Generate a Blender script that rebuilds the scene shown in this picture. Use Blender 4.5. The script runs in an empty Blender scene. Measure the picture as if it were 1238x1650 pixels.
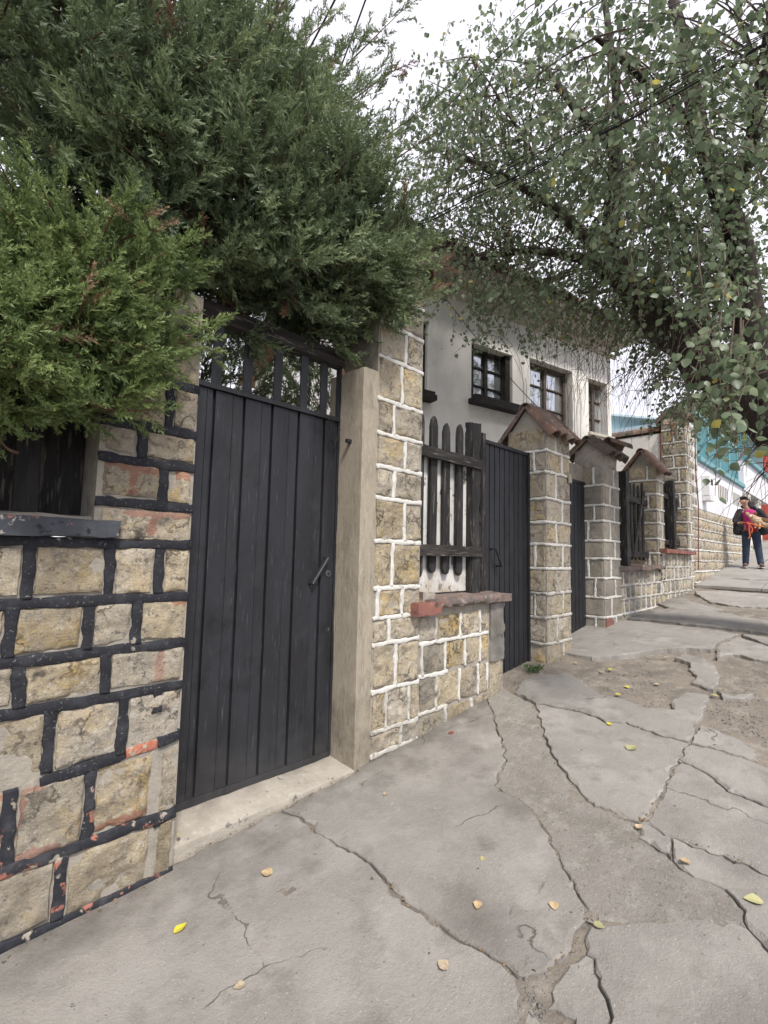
import bpy, bmesh, math, random
import numpy as np
from mathutils import Vector, Matrix
random.seed(7); RNG = np.random.default_rng(7)
R_ = math.radians
sc = bpy.context.scene
COL = sc.collection

# ------------------------------------------------------------------ camera
CAM = np.array([0.0, -2.35, 1.54]); FPX = 770.0
YAW, PIT, ROL = R_(44.693), R_(4.902), R_(1.247)
_fw = np.array([math.sin(YAW)*math.cos(PIT), math.cos(YAW)*math.cos(PIT), math.sin(PIT)])
_r = np.array([math.cos(YAW), -math.sin(YAW), 0]); _u = np.cross(_r, _fw)
_r2 = math.cos(ROL)*_r + math.sin(ROL)*_u; _u2 = -math.sin(ROL)*_r + math.cos(ROL)*_u
cam = bpy.data.objects.new('camera', bpy.data.cameras.new('camera')); COL.objects.link(cam)
cam.matrix_world = Matrix(((_r2[0], _u2[0], -_fw[0], CAM[0]), (_r2[1], _u2[1], -_fw[1], CAM[1]), (_r2[2], _u2[2], -_fw[2], CAM[2]), (0, 0, 0, 1)))
cam.data.sensor_fit = 'VERTICAL'; cam.data.sensor_height = 24; cam.data.lens = FPX/1650*24
cam.data.clip_start = .02; cam.data.clip_end = 2000
sc.camera = cam
# ------------------------------------------------------------------ light
SUN_EL, SUN_AZ = R_(52), R_(205)          # azimuth of the sun measured from +Y towards +X
w = bpy.data.worlds.new('World'); sc.world = w; w.use_nodes = True
nt = w.node_tree; bg = nt.nodes['Background']
sky = nt.nodes.new('ShaderNodeTexSky'); sky.sky_type = 'NISHITA'; sky.sun_disc = False
sky.sun_elevation = SUN_EL; sky.sun_rotation = SUN_AZ; sky.altitude = 3600
mx = nt.nodes.new('ShaderNodeMix'); mx.data_type = 'RGBA'; mx.inputs[0].default_value = .85
nt.links.new(sky.outputs[0], mx.inputs[6]); mx.inputs[7].default_value = (6.3, 6.15, 6.7, 1)
nt.links.new(mx.outputs[2], bg.inputs[0]); bg.inputs[1].default_value = .115
sun = bpy.data.objects.new('sun', bpy.data.lights.new('sun', 'SUN')); COL.objects.link(sun)
sun.data.energy = 2.3; sun.data.angle = R_(10); sun.data.color = (1, .95, .88)
_sd = Vector((math.sin(SUN_AZ)*math.cos(SUN_EL), math.cos(SUN_AZ)*math.cos(SUN_EL), math.sin(SUN_EL)))
sun.rotation_euler = _sd.to_track_quat('Z', 'Y').to_euler(); sun.location = (0, 0, 20)
vs = sc.view_settings; vs.view_transform = 'Standard'; vs.look = 'None'; vs.exposure = 0.9; vs.gamma = 1
sc.render.engine = 'CYCLES'
sc.cycles.max_bounces = 6; sc.cycles.diffuse_bounces = 4; sc.cycles.transparent_max_bounces = 6

# ------------------------------------------------------------------ helpers
GX = [-200, -5, .36, .95, 2.10, 2.71, 3.86, 5.25, 6.72, 10.6, 11.3, 14.4, 16, 45, 300]
GZ = [-12, -.4, .02, .045, .168, .215, .365, .504, .70, 1.0, 1.06, 1.44, 1.64, 5.2, 22]
def G(X): return np.interp(X, GX, GZ)
def ray(px, py): return _fw + (px-619)/FPX*_r2 - (py-825)/FPX*_u2
def W(px, py, Y): d = ray(px, py); return CAM + d*((Y-CAM[1])/d[1])
def WX(px, py, X): d = ray(px, py); return CAM + d*((X-CAM[0])/d[0])
def WP(px, py, P, n): d = ray(px, py); return CAM + d*(np.dot(np.array(P)-CAM, n)/np.dot(d, n))
def WD(px, py, t): return CAM + ray(px, py)*t              # point at depth t along the view axis
def gnd(px, py):
    d = ray(px, py); t = .5
    while t < 60:
        p = CAM+d*t
        if p[2] < G(p[0]): break
        t += .02
    lo, hi = t-.02, t
    for _ in range(20):
        m = .5*(lo+hi); p = CAM+d*m
        if p[2] < G(p[0]): hi = m
        else: lo = m
    return CAM+d*hi
_perm = np.random.default_rng(3).random((64, 64, 64))
def vn(p):
    p = np.asarray(p, float); i = np.floor(p).astype(int); f = p-i; f = f*f*(3-2*f); o = 0
    for a in (0, 1):
        for b in (0, 1):
            for c in (0, 1):
                wt = (f[..., 0] if a else 1-f[..., 0])*(f[..., 1] if b else 1-f[..., 1])*(f[..., 2] if c else 1-f[..., 2])
                o = o+wt*_perm[(i[..., 0]+a) % 64, (i[..., 1]+b) % 64, (i[..., 2]+c) % 64]
    return o*2-1
def fbm(p, oct=4):
    p = np.asarray(p, float); s = 0; a = 1
    for k in range(oct): s = s+a*vn(p*(2.03**k)+k*7.3); a *= .5
    return s
def wloc(o):
    v = np.zeros(3)
    while o is not None: v += np.array(o.location); o = o.parent
    return v
def tag(o, label=None, cat=None, group=None, kind=None):
    if label: o['label'] = label
    if cat: o['category'] = cat
    if group: o['group'] = group
    if kind: o['kind'] = kind
    return o
def thing(name, loc, label, cat, group=None):
    o = bpy.data.objects.new(name, None); COL.objects.link(o); o.location = tuple(float(x) for x in loc); o.empty_display_size = .1
    return tag(o, label, cat, group)
def mk(name, verts, faces, mat, parent=None, smooth=False, mats=None, midx=None, loc=None):
    v = np.asarray(verts, float).reshape(-1, 3)
    if parent is not None: v = v-wloc(parent)
    elif loc is not None: v = v-np.asarray(loc, float)
    me = bpy.data.meshes.new(name)
    if isinstance(faces, np.ndarray):
        n, k = faces.shape
        me.vertices.add(len(v)); me.vertices.foreach_set('co', v.astype(np.float32).ravel())
        me.loops.add(n*k); me.loops.foreach_set('vertex_index', faces.astype(np.int32).ravel())
        me.polygons.add(n); me.polygons.foreach_set('loop_start', (np.arange(n)*k).astype(np.int32)); me.polygons.foreach_set('loop_total', np.full(n, k, np.int32))
        me.update(calc_edges=True)
    else:
        me.from_pydata(v.tolist(), [], [list(f) for f in faces]); me.update()
    if smooth: me.polygons.foreach_set('use_smooth', [True]*len(me.polygons))
    for m in (mats or [mat]): me.materials.append(MT[m] if isinstance(m, str) else m)
    if midx is not None: me.polygons.foreach_set('material_index', np.asarray(midx, np.int32))
    o = bpy.data.objects.new(name, me); COL.objects.link(o)
    if parent is not None: o.parent = parent
    elif loc is not None: o.location = tuple(float(x) for x in loc)
    return o
class MB:
    def __init__(s): s.v = []; s.f = []; s.m = []; s.n = 0
    def add(s, v, f, m=0):
        v = np.asarray(v, float).reshape(-1, 3); s.v.append(v)
        for q in f: s.f.append([i+s.n for i in q]); s.m.append(m)
        s.n += len(v); return s
    def box(s, a, b, m=0, fr=None):
        x0, y0, z0 = a; x1, y1, z1 = b
        v = np.array([(x0, y0, z0), (x1, y0, z0), (x1, y1, z0), (x0, y1, z0), (x0, y0, z1), (x1, y0, z1), (x1, y1, z1), (x0, y1, z1)], float)
        if fr is not None: v = fr(v)
        return s.add(v, [(0, 3, 2, 1), (4, 5, 6, 7), (0, 1, 5, 4), (1, 2, 6, 5), (2, 3, 7, 6), (3, 0, 4, 7)], m)
    def tube(s, pts, rad, n=8, m=0, cap=True):
        v, f = tube(pts, rad, n, cap); return s.add(v, f, m)
    def build(s, name, mat, parent=None, smooth=False, mats=None, loc=None, bevel=0):
        o = mk(name, np.concatenate(s.v), s.f, mat, parent, smooth, mats, s.m if mats else None, loc)
        if bevel: bev(o, bevel)
        return o
def bev(o, w, seg=2):
    bm = bmesh.new(); bm.from_mesh(o.data)
    bmesh.ops.bevel(bm, geom=[e for e in bm.edges if len(e.link_faces) == 2 and e.calc_face_angle(0) > .5], offset=w, segments=seg, affect='EDGES', profile=.6)
    bm.to_mesh(o.data); bm.free()
def tube(pts, rad, n=8, cap=True):
    P = np.asarray(pts, float); k = len(P); rad = np.broadcast_to(rad, (k,))
    T = np.gradient(P, axis=0); T /= np.linalg.norm(T, axis=1)[:, None]+1e-9
    a = np.array([0, 0, 1.]) if abs(T[0][2]) < .9 else np.array([1., 0, 0])
    V = []
    N = np.cross(T[0], a); N /= np.linalg.norm(N)
    for i in range(k):
        N = N-T[i]*np.dot(N, T[i]); N /= np.linalg.norm(N)+1e-9; B = np.cross(T[i], N)
        for j in range(n):
            t = 2*math.pi*j/n; V.append(P[i]+rad[i]*(math.cos(t)*N+math.sin(t)*B))
    F = [(i*n+j, i*n+(j+1) % n, (i+1)*n+(j+1) % n, (i+1)*n+j) for i in range(k-1) for j in range(n)]
    if cap: F.append(tuple(range(n))[::-1]); F.append(tuple((k-1)*n+j for j in range(n)))
    return V, F
def box(name, a, b, mat, parent=None, bevel=.004, fr=None, loc=None):
    return MB().box(a, b, fr=fr).build(name, mat, parent, bevel=bevel, loc=loc)
def rough_box(name, a, b, mat, parent=None, step=.05, amp=.006, seed=0, loc=None, freq=9, chip=0):
    """a box with subdivided, uneven faces"""
    bm = bmesh.new(); bmesh.ops.create_cube(bm, size=1)
    a = np.array(a, float); b = np.array(b, float)
    for v in bm.verts: v.co = Vector([a[i] if v.co[i] < 0 else b[i] for i in range(3)])
    for ax in range(3):
        n = min(60, int((b[ax]-a[ax])/step))
        if n > 0:
            es = [e for e in bm.edges if abs(e.verts[0].co[ax]-e.verts[1].co[ax]) > 1e-6]
            bmesh.ops.subdivide_edges(bm, edges=es, cuts=n, use_grid_fill=True)
    bm.normal_update()
    P = np.array([v.co for v in bm.verts]); N = np.array([v.normal for v in bm.verts])
    D = fbm(P*freq+seed*3.7, 4)*amp
    if chip:
        edge = np.sum((np.abs(P-a) < 1e-5) | (np.abs(P-b) < 1e-5), axis=1) >= 2
        D = D-edge*chip*np.clip(fbm(P*freq*1.7+seed+50, 3)+.2, 0, 2)
    P = P+N*D[:, None]
    off = wloc(parent) if parent is not None else (np.array(loc) if loc is not None else np.zeros(3))
    for v, p in zip(bm.verts, P): v.co = p-off
    me = bpy.data.meshes.new(name); bm.to_mesh(me); bm.free(); me.materials.append(MT[mat])
    me.polygons.foreach_set('use_smooth', [True]*len(me.polygons))
    o = bpy.data.objects.new(name, me); COL.objects.link(o)
    if parent is not None: o.parent = parent
    elif loc is not None: o.location = tuple(loc)
    me.set_sharp_from_angle(angle=R_(40))
    return o

# ------------------------------------------------------------------ materials
MT = {}
def mat(name, base, layers=(), bumps=(), rough=.9, metal=0, rnd=.0, spec=.3, transl=None, tint=None, coord='pos', stretch=None, cracks=None, grime=None, veins=None, paint=None):
    """layers: (colour, scale, lo, hi[, detail[, stretch]]) painted over base where noise > lo..hi; bumps: (scale, distance)"""
    m = bpy.data.materials.new(name); m.use_nodes = True; t = m.node_tree; N = t.nodes; L = t.links
    b = N['Principled BSDF']; out = N['Material Output']
    geo = N.new('ShaderNodeNewGeometry'); src = geo.outputs['Position']
    if coord == 'obj': src = N.new('ShaderNodeTexCoord').outputs['Object']
    if rnd:
        oi = N.new('ShaderNodeObjectInfo'); ad = N.new('ShaderNodeVectorMath'); ad.operation = 'MULTIPLY_ADD'
        sr = N.new('ShaderNodeCombineXYZ'); L.new(oi.outputs['Random'], sr.inputs[0]); L.new(oi.outputs['Random'], sr.inputs[1]); L.new(oi.outputs['Random'], sr.inputs[2])
        L.new(sr.outputs[0], ad.inputs[0]); ad.inputs[1].default_value = (17, 31, 23); L.new(src, ad.inputs[2]); src = ad.outputs[0]
    def noise(scale, det=6, st=None, rg=.6):
        n = N.new('ShaderNodeTexNoise'); n.inputs['Scale'].default_value = scale; n.inputs['Detail'].default_value = det; n.inputs['Roughness'].default_value = rg
        s = src
        if st:
            mp = N.new('ShaderNodeVectorMath'); mp.operation = 'MULTIPLY'; mp.inputs[1].default_value = st; L.new(src, mp.inputs[0]); s = mp.outputs[0]
        L.new(s, n.inputs['Vector']); return n.outputs[0]
    cur = None
    rgb = N.new('ShaderNodeRGB'); rgb.outputs[0].default_value = (*base, 1); cur = rgb.outputs[0]
    for k, ly in enumerate(layers):
        col, s, lo, hi = ly[:4]; det = ly[4] if len(ly) > 4 else 6; st = ly[5] if len(ly) > 5 else None
        mr = N.new('ShaderNodeMapRange'); mr.inputs[1].default_value = lo; mr.inputs[2].default_value = hi
        L.new(noise(s+.013*k, det, st), mr.inputs[0])
        x = N.new('ShaderNodeMix'); x.data_type = 'RGBA'; L.new(mr.outputs[0], x.inputs[0]); L.new(cur, x.inputs[6]); x.inputs[7].default_value = (*col, 1); cur = x.outputs[2]
    def rng_(sock, a, b, c=0, d=1):
        q = N.new('ShaderNodeMapRange'); q.inputs[1].default_value = a; q.inputs[2].default_value = b; q.inputs[3].default_value = c; q.inputs[4].default_value = d; L.new(sock, q.inputs[0]); return q.outputs[0]
    def mth(op, a, b_=None, v=0):
        q = N.new('ShaderNodeMath'); q.operation = op; L.new(a, q.inputs[0])
        if b_ is not None: L.new(b_, q.inputs[1])
        else: q.inputs[1].default_value = v
        return q.outputs[0]
    def over(fac, col):
        x = N.new('ShaderNodeMix'); x.data_type = 'RGBA'; L.new(fac, x.inputs[0]); L.new(cur, x.inputs[6]); x.inputs[7].default_value = (*col, 1); return x.outputs[2]
    ck = None
    if cracks:    # fine hairline cracks
        nz = N.new('ShaderNodeTexNoise'); nz.inputs['Scale'].default_value = 6; nz.inputs['Detail'].default_value = 8; L.new(src, nz.inputs['Vector'])
        va = N.new('ShaderNodeVectorMath'); va.operation = 'MULTIPLY_ADD'; L.new(nz.outputs['Color'], va.inputs[0]); va.inputs[1].default_value = (.22, .22, .22); L.new(src, va.inputs[2])
        vo = N.new('ShaderNodeTexVoronoi'); vo.feature = 'DISTANCE_TO_EDGE'; vo.inputs['Scale'].default_value = cracks; L.new(va.outputs[0], vo.inputs['Vector'])
        ck = mth('MULTIPLY', rng_(vo.outputs['Distance'], .0015, .0055, .75, 0), rng_(noise(1.7, 3), .57, .62)); cur = over(ck, (.10, .088, .072))
    if veins:     # dark seams running through the rock
        nv_ = noise(veins[0], 9); vf = mth('MULTIPLY', rng_(mth('ABSOLUTE', mth('SUBTRACT', nv_, v=.5)), .006, .020, 1, 0), rng_(noise(veins[0]*.6+1, 3), .45, .58, 0, .85)); cur = over(vf, veins[1]); ck = vf
    if paint:     # remains of old paint, where the mesh says it was brushed on
        pa = N.new('ShaderNodeAttribute'); pa.attribute_name = 'paint'; pf = rng_(mth('ADD', pa.outputs['Fac'], rng_(noise(38, 9), .3, .7, -.55, .55)), .42, .60); cur = over(mth('MULTIPLY', pf, rng_(pa.outputs['Fac'], .02, .1, 0, .75)), paint)
    if grime:     # soiling that gathers along an edge: (axis, from, to, colour)
        sx = N.new('ShaderNodeSeparateXYZ'); L.new(geo.outputs['Position'], sx.inputs[0]); gq = mth('ADD', rng_(sx.outputs[grime[0]], grime[1], grime[2], 0, .62), rng_(noise(5, 7), .3, .7, -.35, .35))
        cur = over(rng_(gq, .15, .75, 0, .8), grime[3])
    if tint:      # per-vertex tint attribute: random variation, plus painted shade inside the conifers
        at = N.new('ShaderNodeAttribute'); at.attribute_name = 'tint'
        cr = N.new('ShaderNodeValToRGB'); cr.color_ramp.elements[0].color = (*tint[0][1], 1); cr.color_ramp.elements[0].position = tint[0][0]
        cr.color_ramp.elements[1].color = (*tint[-1][1], 1); cr.color_ramp.elements[1].position = tint[-1][0]
        for p, c in tint[1:-1]: e = cr.color_ramp.elements.new(p); e.color = (*c, 1)
        L.new(at.outputs['Fac'], cr.inputs[0]); cur = cr.outputs[0]
    if rnd:
        hv = N.new('ShaderNodeHueSaturation'); L.new(cur, hv.inputs['Color']); mr = N.new('ShaderNodeMapRange'); L.new(oi.outputs['Random'], mr.inputs[0])
        mr.inputs[3].default_value = 1-rnd; mr.inputs[4].default_value = 1+rnd; L.new(mr.outputs[0], hv.inputs['Value'])
        m2 = N.new('ShaderNodeMath'); m2.operation = 'MULTIPLY_ADD'; L.new(oi.outputs['Random'], m2.inputs[0]); m2.inputs[1].default_value = 7.31; m2.inputs[2].default_value = 0
        m3 = N.new('ShaderNodeMath'); m3.operation = 'FRACT'; L.new(m2.outputs[0], m3.inputs[0])
        mr2 = N.new('ShaderNodeMapRange'); L.new(m3.outputs[0], mr2.inputs[0]); mr2.inputs[3].default_value = 1-rnd*1.6; mr2.inputs[4].default_value = 1+rnd*1.6; L.new(mr2.outputs[0], hv.inputs['Saturation'])
        cur = hv.outputs[0]
    L.new(cur, b.inputs['Base Color'])
    b.inputs['Roughness'].default_value = rough; b.inputs['Metallic'].default_value = metal; b.inputs['Specular IOR Level'].default_value = spec
    prev = None
    if ck is not None:
        bp = N.new('ShaderNodeBump'); bp.inputs['Strength'].default_value = 1; bp.inputs['Distance'].default_value = .006; bp.invert = True; L.new(ck, bp.inputs['Height']); prev = bp.outputs[0]
    for s, d in bumps:
        bp = N.new('ShaderNodeBump'); bp.inputs['Strength'].default_value = 1; bp.inputs['Distance'].default_value = d
        st = stretch if s > 0 else None; L.new(noise(abs(s), 8, st, .65), bp.inputs['Height'])
        if prev is not None: L.new(prev, bp.inputs['Normal'])
        prev = bp.outputs[0]
    if prev is not None: L.new(prev, b.inputs['Normal'])
    if transl:
        tr = N.new('ShaderNodeBsdfTranslucent'); ms = N.new('ShaderNodeMixShader'); ms.inputs[0].default_value = transl
        L.new(cur, tr.inputs[0]); L.new(b.outputs[0], ms.inputs[1]); L.new(tr.outputs[0], ms.inputs[2]); L.new(ms.outputs[0], out.inputs[0])
    MT[name] = m; return m
mat('stone', (.45, .385, .28), [((.38, .335, .26), 6, .48, .64, 8), ((.49, .375, .20), 4, .53, .66, 7), ((.30, .265, .215), 17, .52, .66, 9), ((.54, .49, .40), 33, .54, .68, 8), ((.19, .165, .135), 38, .58, .68, 8), ((.60, .55, .46), 95, .58, .70, 4), ((.11, .10, .088), 5.1, .655, .72, 10), ((.50, .36, .16), 2.6, .66, .72, 8)],
    [(14, .020), (45, .016), (120, .008), (320, .003)], rough=.95, rnd=.15, grime=(2, .62, -.15, (.18, .155, .125)), veins=(5.5, (.13, .11, .085)), paint=(.38, .19, .14))
mat('stone_grey', (.27, .245, .205), [((.34, .305, .245), 5, .45, .65), ((.19, .175, .15), 8, .52, .7), ((.11, .10, .09), 26, .6, .72, 8), ((.38, .345, .28), 70, .58, .7, 3)],
    [(22, .010), (80, .007), (220, .003)], rough=.95, rnd=.10)
mat('stone_dark', (.29, .265, .22), [((.36, .31, .23), 6, .5, .68), ((.14, .132, .115), 5, .5, .66, 9), ((.08, .076, .068), 21, .58, .7, 8)], [(14, .020), (45, .014), (120, .007)], rough=.95, rnd=.12)
mat('mortar', (.33, .30, .25), [((.24, .22, .19), 9, .48, .66), ((.42, .38, .32), 40, .55, .7), ((.12, .115, .10), 5, .62, .74, 9)], [(35, .007), (150, .003)], rough=.95)
mat('black_paint', (.019, .020, .025), [((.038, .041, .048), 12, .5, .68), ((.093, .095, .102), 55, .64, .74, 8), ((.22, .20, .175), 90, .62, .72, 4), ((.289, .255, .212), 11, .645, .68, 10)], [(40, .003), (150, .0015)], rough=.78, spec=.3)
mat('black_paint_worn', (.022, .024, .030), [((.055, .055, .062), 12, .5, .68), ((.34, .14, .10), 13, .565, .60, 9), ((.33, .29, .24), 19, .60, .64, 10), ((.03, .03, .035), 31, .56, .6, 6)], [(40, .003), (150, .0015)], rough=.7)
mat('sill_paint', (.055, .060, .070), [((.085, .092, .105), 7, .45, .62, 8), ((.33, .15, .12), 6, .60, .63, 9), ((.38, .34, .30), 13, .63, .66, 10), ((.022, .023, .026), 10, .60, .66, 7)], [(40, .003), (150, .0015)], rough=.75)
mat('red_paint', (.44, .17, .115), [((.36, .13, .09), 20, .5, .68), ((.40, .35, .27), 24, .50, .56, 10), ((.47, .31, .25), 60, .55, .7)], [(50, .003)], rough=.9, rnd=.1)
mat('white_paint', (.594, .585, .543), [((.468, .450, .401), 12, .5, .7), ((.342, .315, .258), 17, .60, .66, 10), ((.666, .657, .623), 60, .5, .7)], [(60, .003), (200, .001)], rough=.85)
mat('white_paint_dirty', (.50, .48, .43), [((.33, .31, .27), 9, .45, .62), ((.16, .15, .13), 15, .56, .66, 9), ((.60, .58, .54), 40, .58, .7)], [(60, .003), (200, .001)], rough=.9)
mat('plaster_tan', (.40, .35, .27), [((.31, .27, .21), 4, .45, .65, 6, (3, 3, .5)), ((.46, .41, .33), 30, .5, .7, 6, (2, 2, .4)), ((.22, .20, .165), 12, .6, .72, 9, (3, 3, .6)), ((.50, .47, .42), 7, .68, .70, 6)],
    [(30, .006), (120, .004)], rough=.95, stretch=(3, 3, .4), grime=(2, 1.0, -.25, (.13, .115, .09)))
mat('concrete', (.290, .274, .248), [((.242, .227, .206), 1.6, .42, .62, 8), ((.329, .311, .284), 3.3, .5, .66, 8), ((.199, .185, .164), 5, .55, .72, 10), ((.126, .116, .103), 70, .66, .72, 4), ((.406, .389, .357), 150, .62, .71, 2), ((.169, .155, .139), 1.1, .56, .74, 9), ((.087, .083, .076), 17, .715, .745, 3), ((.368, .356, .329), 24, .70, .74, 4)],
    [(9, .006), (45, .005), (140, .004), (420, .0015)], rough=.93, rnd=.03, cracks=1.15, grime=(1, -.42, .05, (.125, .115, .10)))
mat('concrete_rough', (.300, .278, .247), [((.237, .219, .188), 4, .45, .65, 8), ((.357, .335, .299), 12, .52, .68, 8), ((.164, .151, .126), 50, .60, .70, 5), ((.483, .452, .396), 90, .62, .70, 3), ((.116, .107, .091), 20, .68, .73, 6)],
    [(16, .014), (60, .011), (180, .006), (420, .002)], rough=.96)
mat('concrete_grey', (.295, .278, .253), [((.236, .223, .202), 2.5, .42, .62, 7), ((.345, .323, .296), 5, .5, .68, 7), ((.167, .154, .141), 9, .60, .74, 9), ((.118, .111, .103), 70, .68, .74, 3)], [(9, .007), (40, .006), (140, .004), (400, .001)], rough=.93, rnd=.06, cracks=1.6)
mat('cement_step', (.40, .365, .31), [((.31, .28, .235), 3, .45, .65, 8), ((.16, .15, .14), 14, .64, .68, 5), ((.46, .43, .37), 30, .55, .7)], [(20, .006), (90, .004), (300, .002)], rough=.94, grime=(1, .02, .30, (.18, .16, .135)))
mat('dirt', (.250, .217, .178), [((.185, .164, .138), 4, .42, .62, 8), ((.320, .286, .241), 9, .5, .68, 8), ((.100, .090, .081), 40, .60, .7, 5), ((.400, .382, .345), 70, .64, .72, 3)], [(14, .012), (50, .010), (170, .005)], rough=1)
mat('pebble', (.26, .245, .22), [((.16, .15, .14), 11, .5, .65)], [(60, .003)], rough=.95, rnd=.3)
mat('tile_paving', (.308, .293, .267), [((.248, .235, .216), 2.2, .45, .62), ((.184, .175, .161), 30, .64, .74, 6)], [(40, .003), (200, .001)], rough=.92, rnd=.06)
mat('asphalt', (.06, .06, .062), [((.09, .088, .085), 8, .5, .7)], [(80, .006)], rough=.95)
mat('metal_black', (.014, .014, .017), [((.022, .024, .029), 3, .42, .62, 6, (2, 2, .35)), ((.060, .061, .071), 26, .60, .72, 9, (3, 3, .22)), ((.111, .105, .100), 44, .69, .73, 9, (2, 2, .12)), ((.009, .009, .010), 6, .55, .7), ((.070, .066, .064), 130, .70, .76, 3)], [(4, .005), (18, .002), (70, .0014)], rough=.50, spec=.45, stretch=(2, 2, .6), grime=(2, .55, .15, (.045, .044, .044)))
mat('metal_grey', (.10, .10, .105), [((.06, .06, .065), 20, .5, .7), ((.17, .15, .13), 40, .6, .7)], [(60, .001)], rough=.6, metal=.3)
mat('wood_black', (.020, .019, .019), [((.045, .042, .040), 6, .45, .65, 6, (4, 4, .4)), ((.13, .115, .10), 12, .575, .64, 9, (4, 4, .35)), ((.24, .22, .20), 20, .66, .72, 9, (4, 4, .3))], [(25, .006), (90, .003)], rough=.8, stretch=(5, 5, .35), rnd=.1)
mat('wood_black_rail', (.024, .022, .021), [((.055, .048, .043), 6, .45, .65, 6, (.4, 4, 4)), ((.14, .12, .105), 12, .575, .64, 9, (.35, 4, 4))], [(25, .006), (90, .003)], rough=.8, stretch=(.35, 5, 5), rnd=.1)
mat('sill_red', (.21, .145, .12), [((.16, .13, .115), 5, .42, .58, 8), ((.085, .075, .07), 9, .52, .66, 9), ((.32, .28, .25), 16, .56, .68, 8)], [(30, .006), (110, .003)], rough=.93)
mat('sill_edge', (.26, .115, .09), [((.21, .10, .085), 10, .45, .65, 8), ((.07, .06, .055), 13, .56, .66, 8)], [(30, .006), (110, .003)], rough=.93)
mat('terracotta', (.185, .120, .096), [((.135, .10, .086), 6, .42, .60, 8), ((.10, .085, .075), 7, .52, .64, 9), ((.37, .29, .23), 16, .58, .68, 9)], [(40, .004), (150, .002)], rough=.93, rnd=.2)
mat('terracotta_dark', (.16, .115, .09), [((.24, .15, .11), 6, .5, .65, 8), ((.07, .065, .05), 9, .5, .65, 9), ((.13, .14, .08), 14, .6, .7, 8)], [(40, .005), (150, .002)], rough=.95, rnd=.2)
mat('house_white', (.85, .825, .775), [((.71, .69, .65), 1.2, .42, .62, 7), ((.56, .54, .50), 5, .62, .74, 9), ((.25, .24, .23), 9, .72, .74, 8)], [(18, .003), (90, .002)], rough=.9)
mat('cream_trim', (.58, .54, .46), [((.48, .45, .39), 3, .45, .65, 8), ((.36, .33, .29), 11, .62, .74, 8)], [(30, .003)], rough=.9)
mat('peeling_white', (.62, .61, .58), [((.50, .49, .46), 4, .45, .62, 8), ((.16, .155, .15), 9, .575, .59, 9, (1, 1, .6)), ((.40, .33, .22), 3, .62, .74, 8)], [(30, .003)], rough=.85, grime=(2, 1.40, 1.15, (.33, .26, .16)))
mat('shop_white', (.70, .70, .73), [((.60, .60, .63), 2, .45, .65, 7)], [(40, .002)], rough=.9)
mat('wood_window', (.018, .015, .014), [((.05, .042, .038), 14, .5, .68, 7)], [(40, .002)], rough=.6)
mat('wood_brown', (.09, .07, .055), [((.15, .13, .11), 14, .5, .68, 7)], [(40, .002)], rough=.75)
mat('glass', (.55, .57, .60), rough=.06, spec=1.0, metal=.75)
mat('curtain', (.62, .61, .58), [((.5, .49, .47), 6, .45, .6, 4, (6, 6, .3))], rough=.9)
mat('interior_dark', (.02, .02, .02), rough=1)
mat('turquoise', (.14, .30, .33), [((.07, .28, .32), 6, .5, .65), ((.2, .42, .45), 15, .6, .7)], [(40, .001)], rough=.55)
mat('turquoise_pale', (.60, .74, .77), [((.52, .68, .72), 4, .5, .65)], rough=.7)
mat('red_house', (.52, .10, .075), [((.42, .08, .06), 4, .5, .65)], [(30, .004)], rough=.85)
mat('red_pipe', (.17, .075, .06), [((.16, .06, .05), 30, .5, .65)], rough=.6)
mat('cable', (.012, .012, .013), rough=.6)
mat('bark', (.055, .045, .037), [((.09, .075, .06), 16, .5, .68, 8, (3, 3, .6)), ((.028, .024, .02), 9, .55, .68, 8, (3, 3, .6))], [(22, .02), (90, .008)], rough=.95, stretch=(3, 3, .7))
mat('bark_red', (.13, .075, .045), [((.07, .045, .03), 20, .5, .65)], [(40, .004)], rough=.95)
mat('vine', (.10, .078, .06), [((.16, .12, .09), 9, .5, .65)], rough=.9)
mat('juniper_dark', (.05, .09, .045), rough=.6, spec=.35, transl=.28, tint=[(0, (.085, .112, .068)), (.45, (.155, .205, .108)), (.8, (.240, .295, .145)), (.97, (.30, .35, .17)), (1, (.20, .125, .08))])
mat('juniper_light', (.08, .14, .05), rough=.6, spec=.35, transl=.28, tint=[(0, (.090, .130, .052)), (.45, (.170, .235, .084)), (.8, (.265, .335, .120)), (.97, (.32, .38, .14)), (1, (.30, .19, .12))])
mat('leaf', (.07, .10, .05), rough=.42, spec=.5, transl=.48, tint=[(0, (.095, .135, .075)), (.4, (.165, .215, .120)), (.75, (.245, .300, .175)), (.965, (.31, .36, .17)), (.985, (.38, .34, .09)), (1, (.46, .39, .09))])
mat('leaf_far', (.1, .14, .06), rough=.6, spec=.3, transl=.35, tint=[(0, (.07, .11, .05)), (.5, (.13, .17, .07)), (1, (.22, .25, .11))])
mat('grass', (.07, .11, .04), rough=.7, transl=.25)
mat('leaf_yellow', (.58, .50, .05), [((.42, .40, .06), 60, .5, .65)], rough=.6)
mat('leaf_tan', (.42, .33, .215), [((.30, .20, .11), 60, .5, .65)], rough=.7, rnd=.12)
mat('leaf_olive', (.34, .33, .14), [((.42, .36, .18), 60, .5, .65)], rough=.7, rnd=.12)
mat('leaf_litter', (.19, .13, .08), [((.30, .22, .13), 70, .5, .6), ((.09, .065, .045), 50, .55, .65)], rough=.9)
mat('leaf_red', (.25, .07, .045), rough=.7)
mat('skin', (.38, .22, .155), rough=.6)
mat('hair', (.012, .010, .010), rough=.5)
mat('jacket', (.016, .017, .021), [((.03, .03, .035), 20, .5, .65)], [(40, .004)], rough=.75)
mat('magenta', (.36, .03, .14), [((.40, .02, .15), 20, .5, .65)], [(60, .003)], rough=.85)
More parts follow.
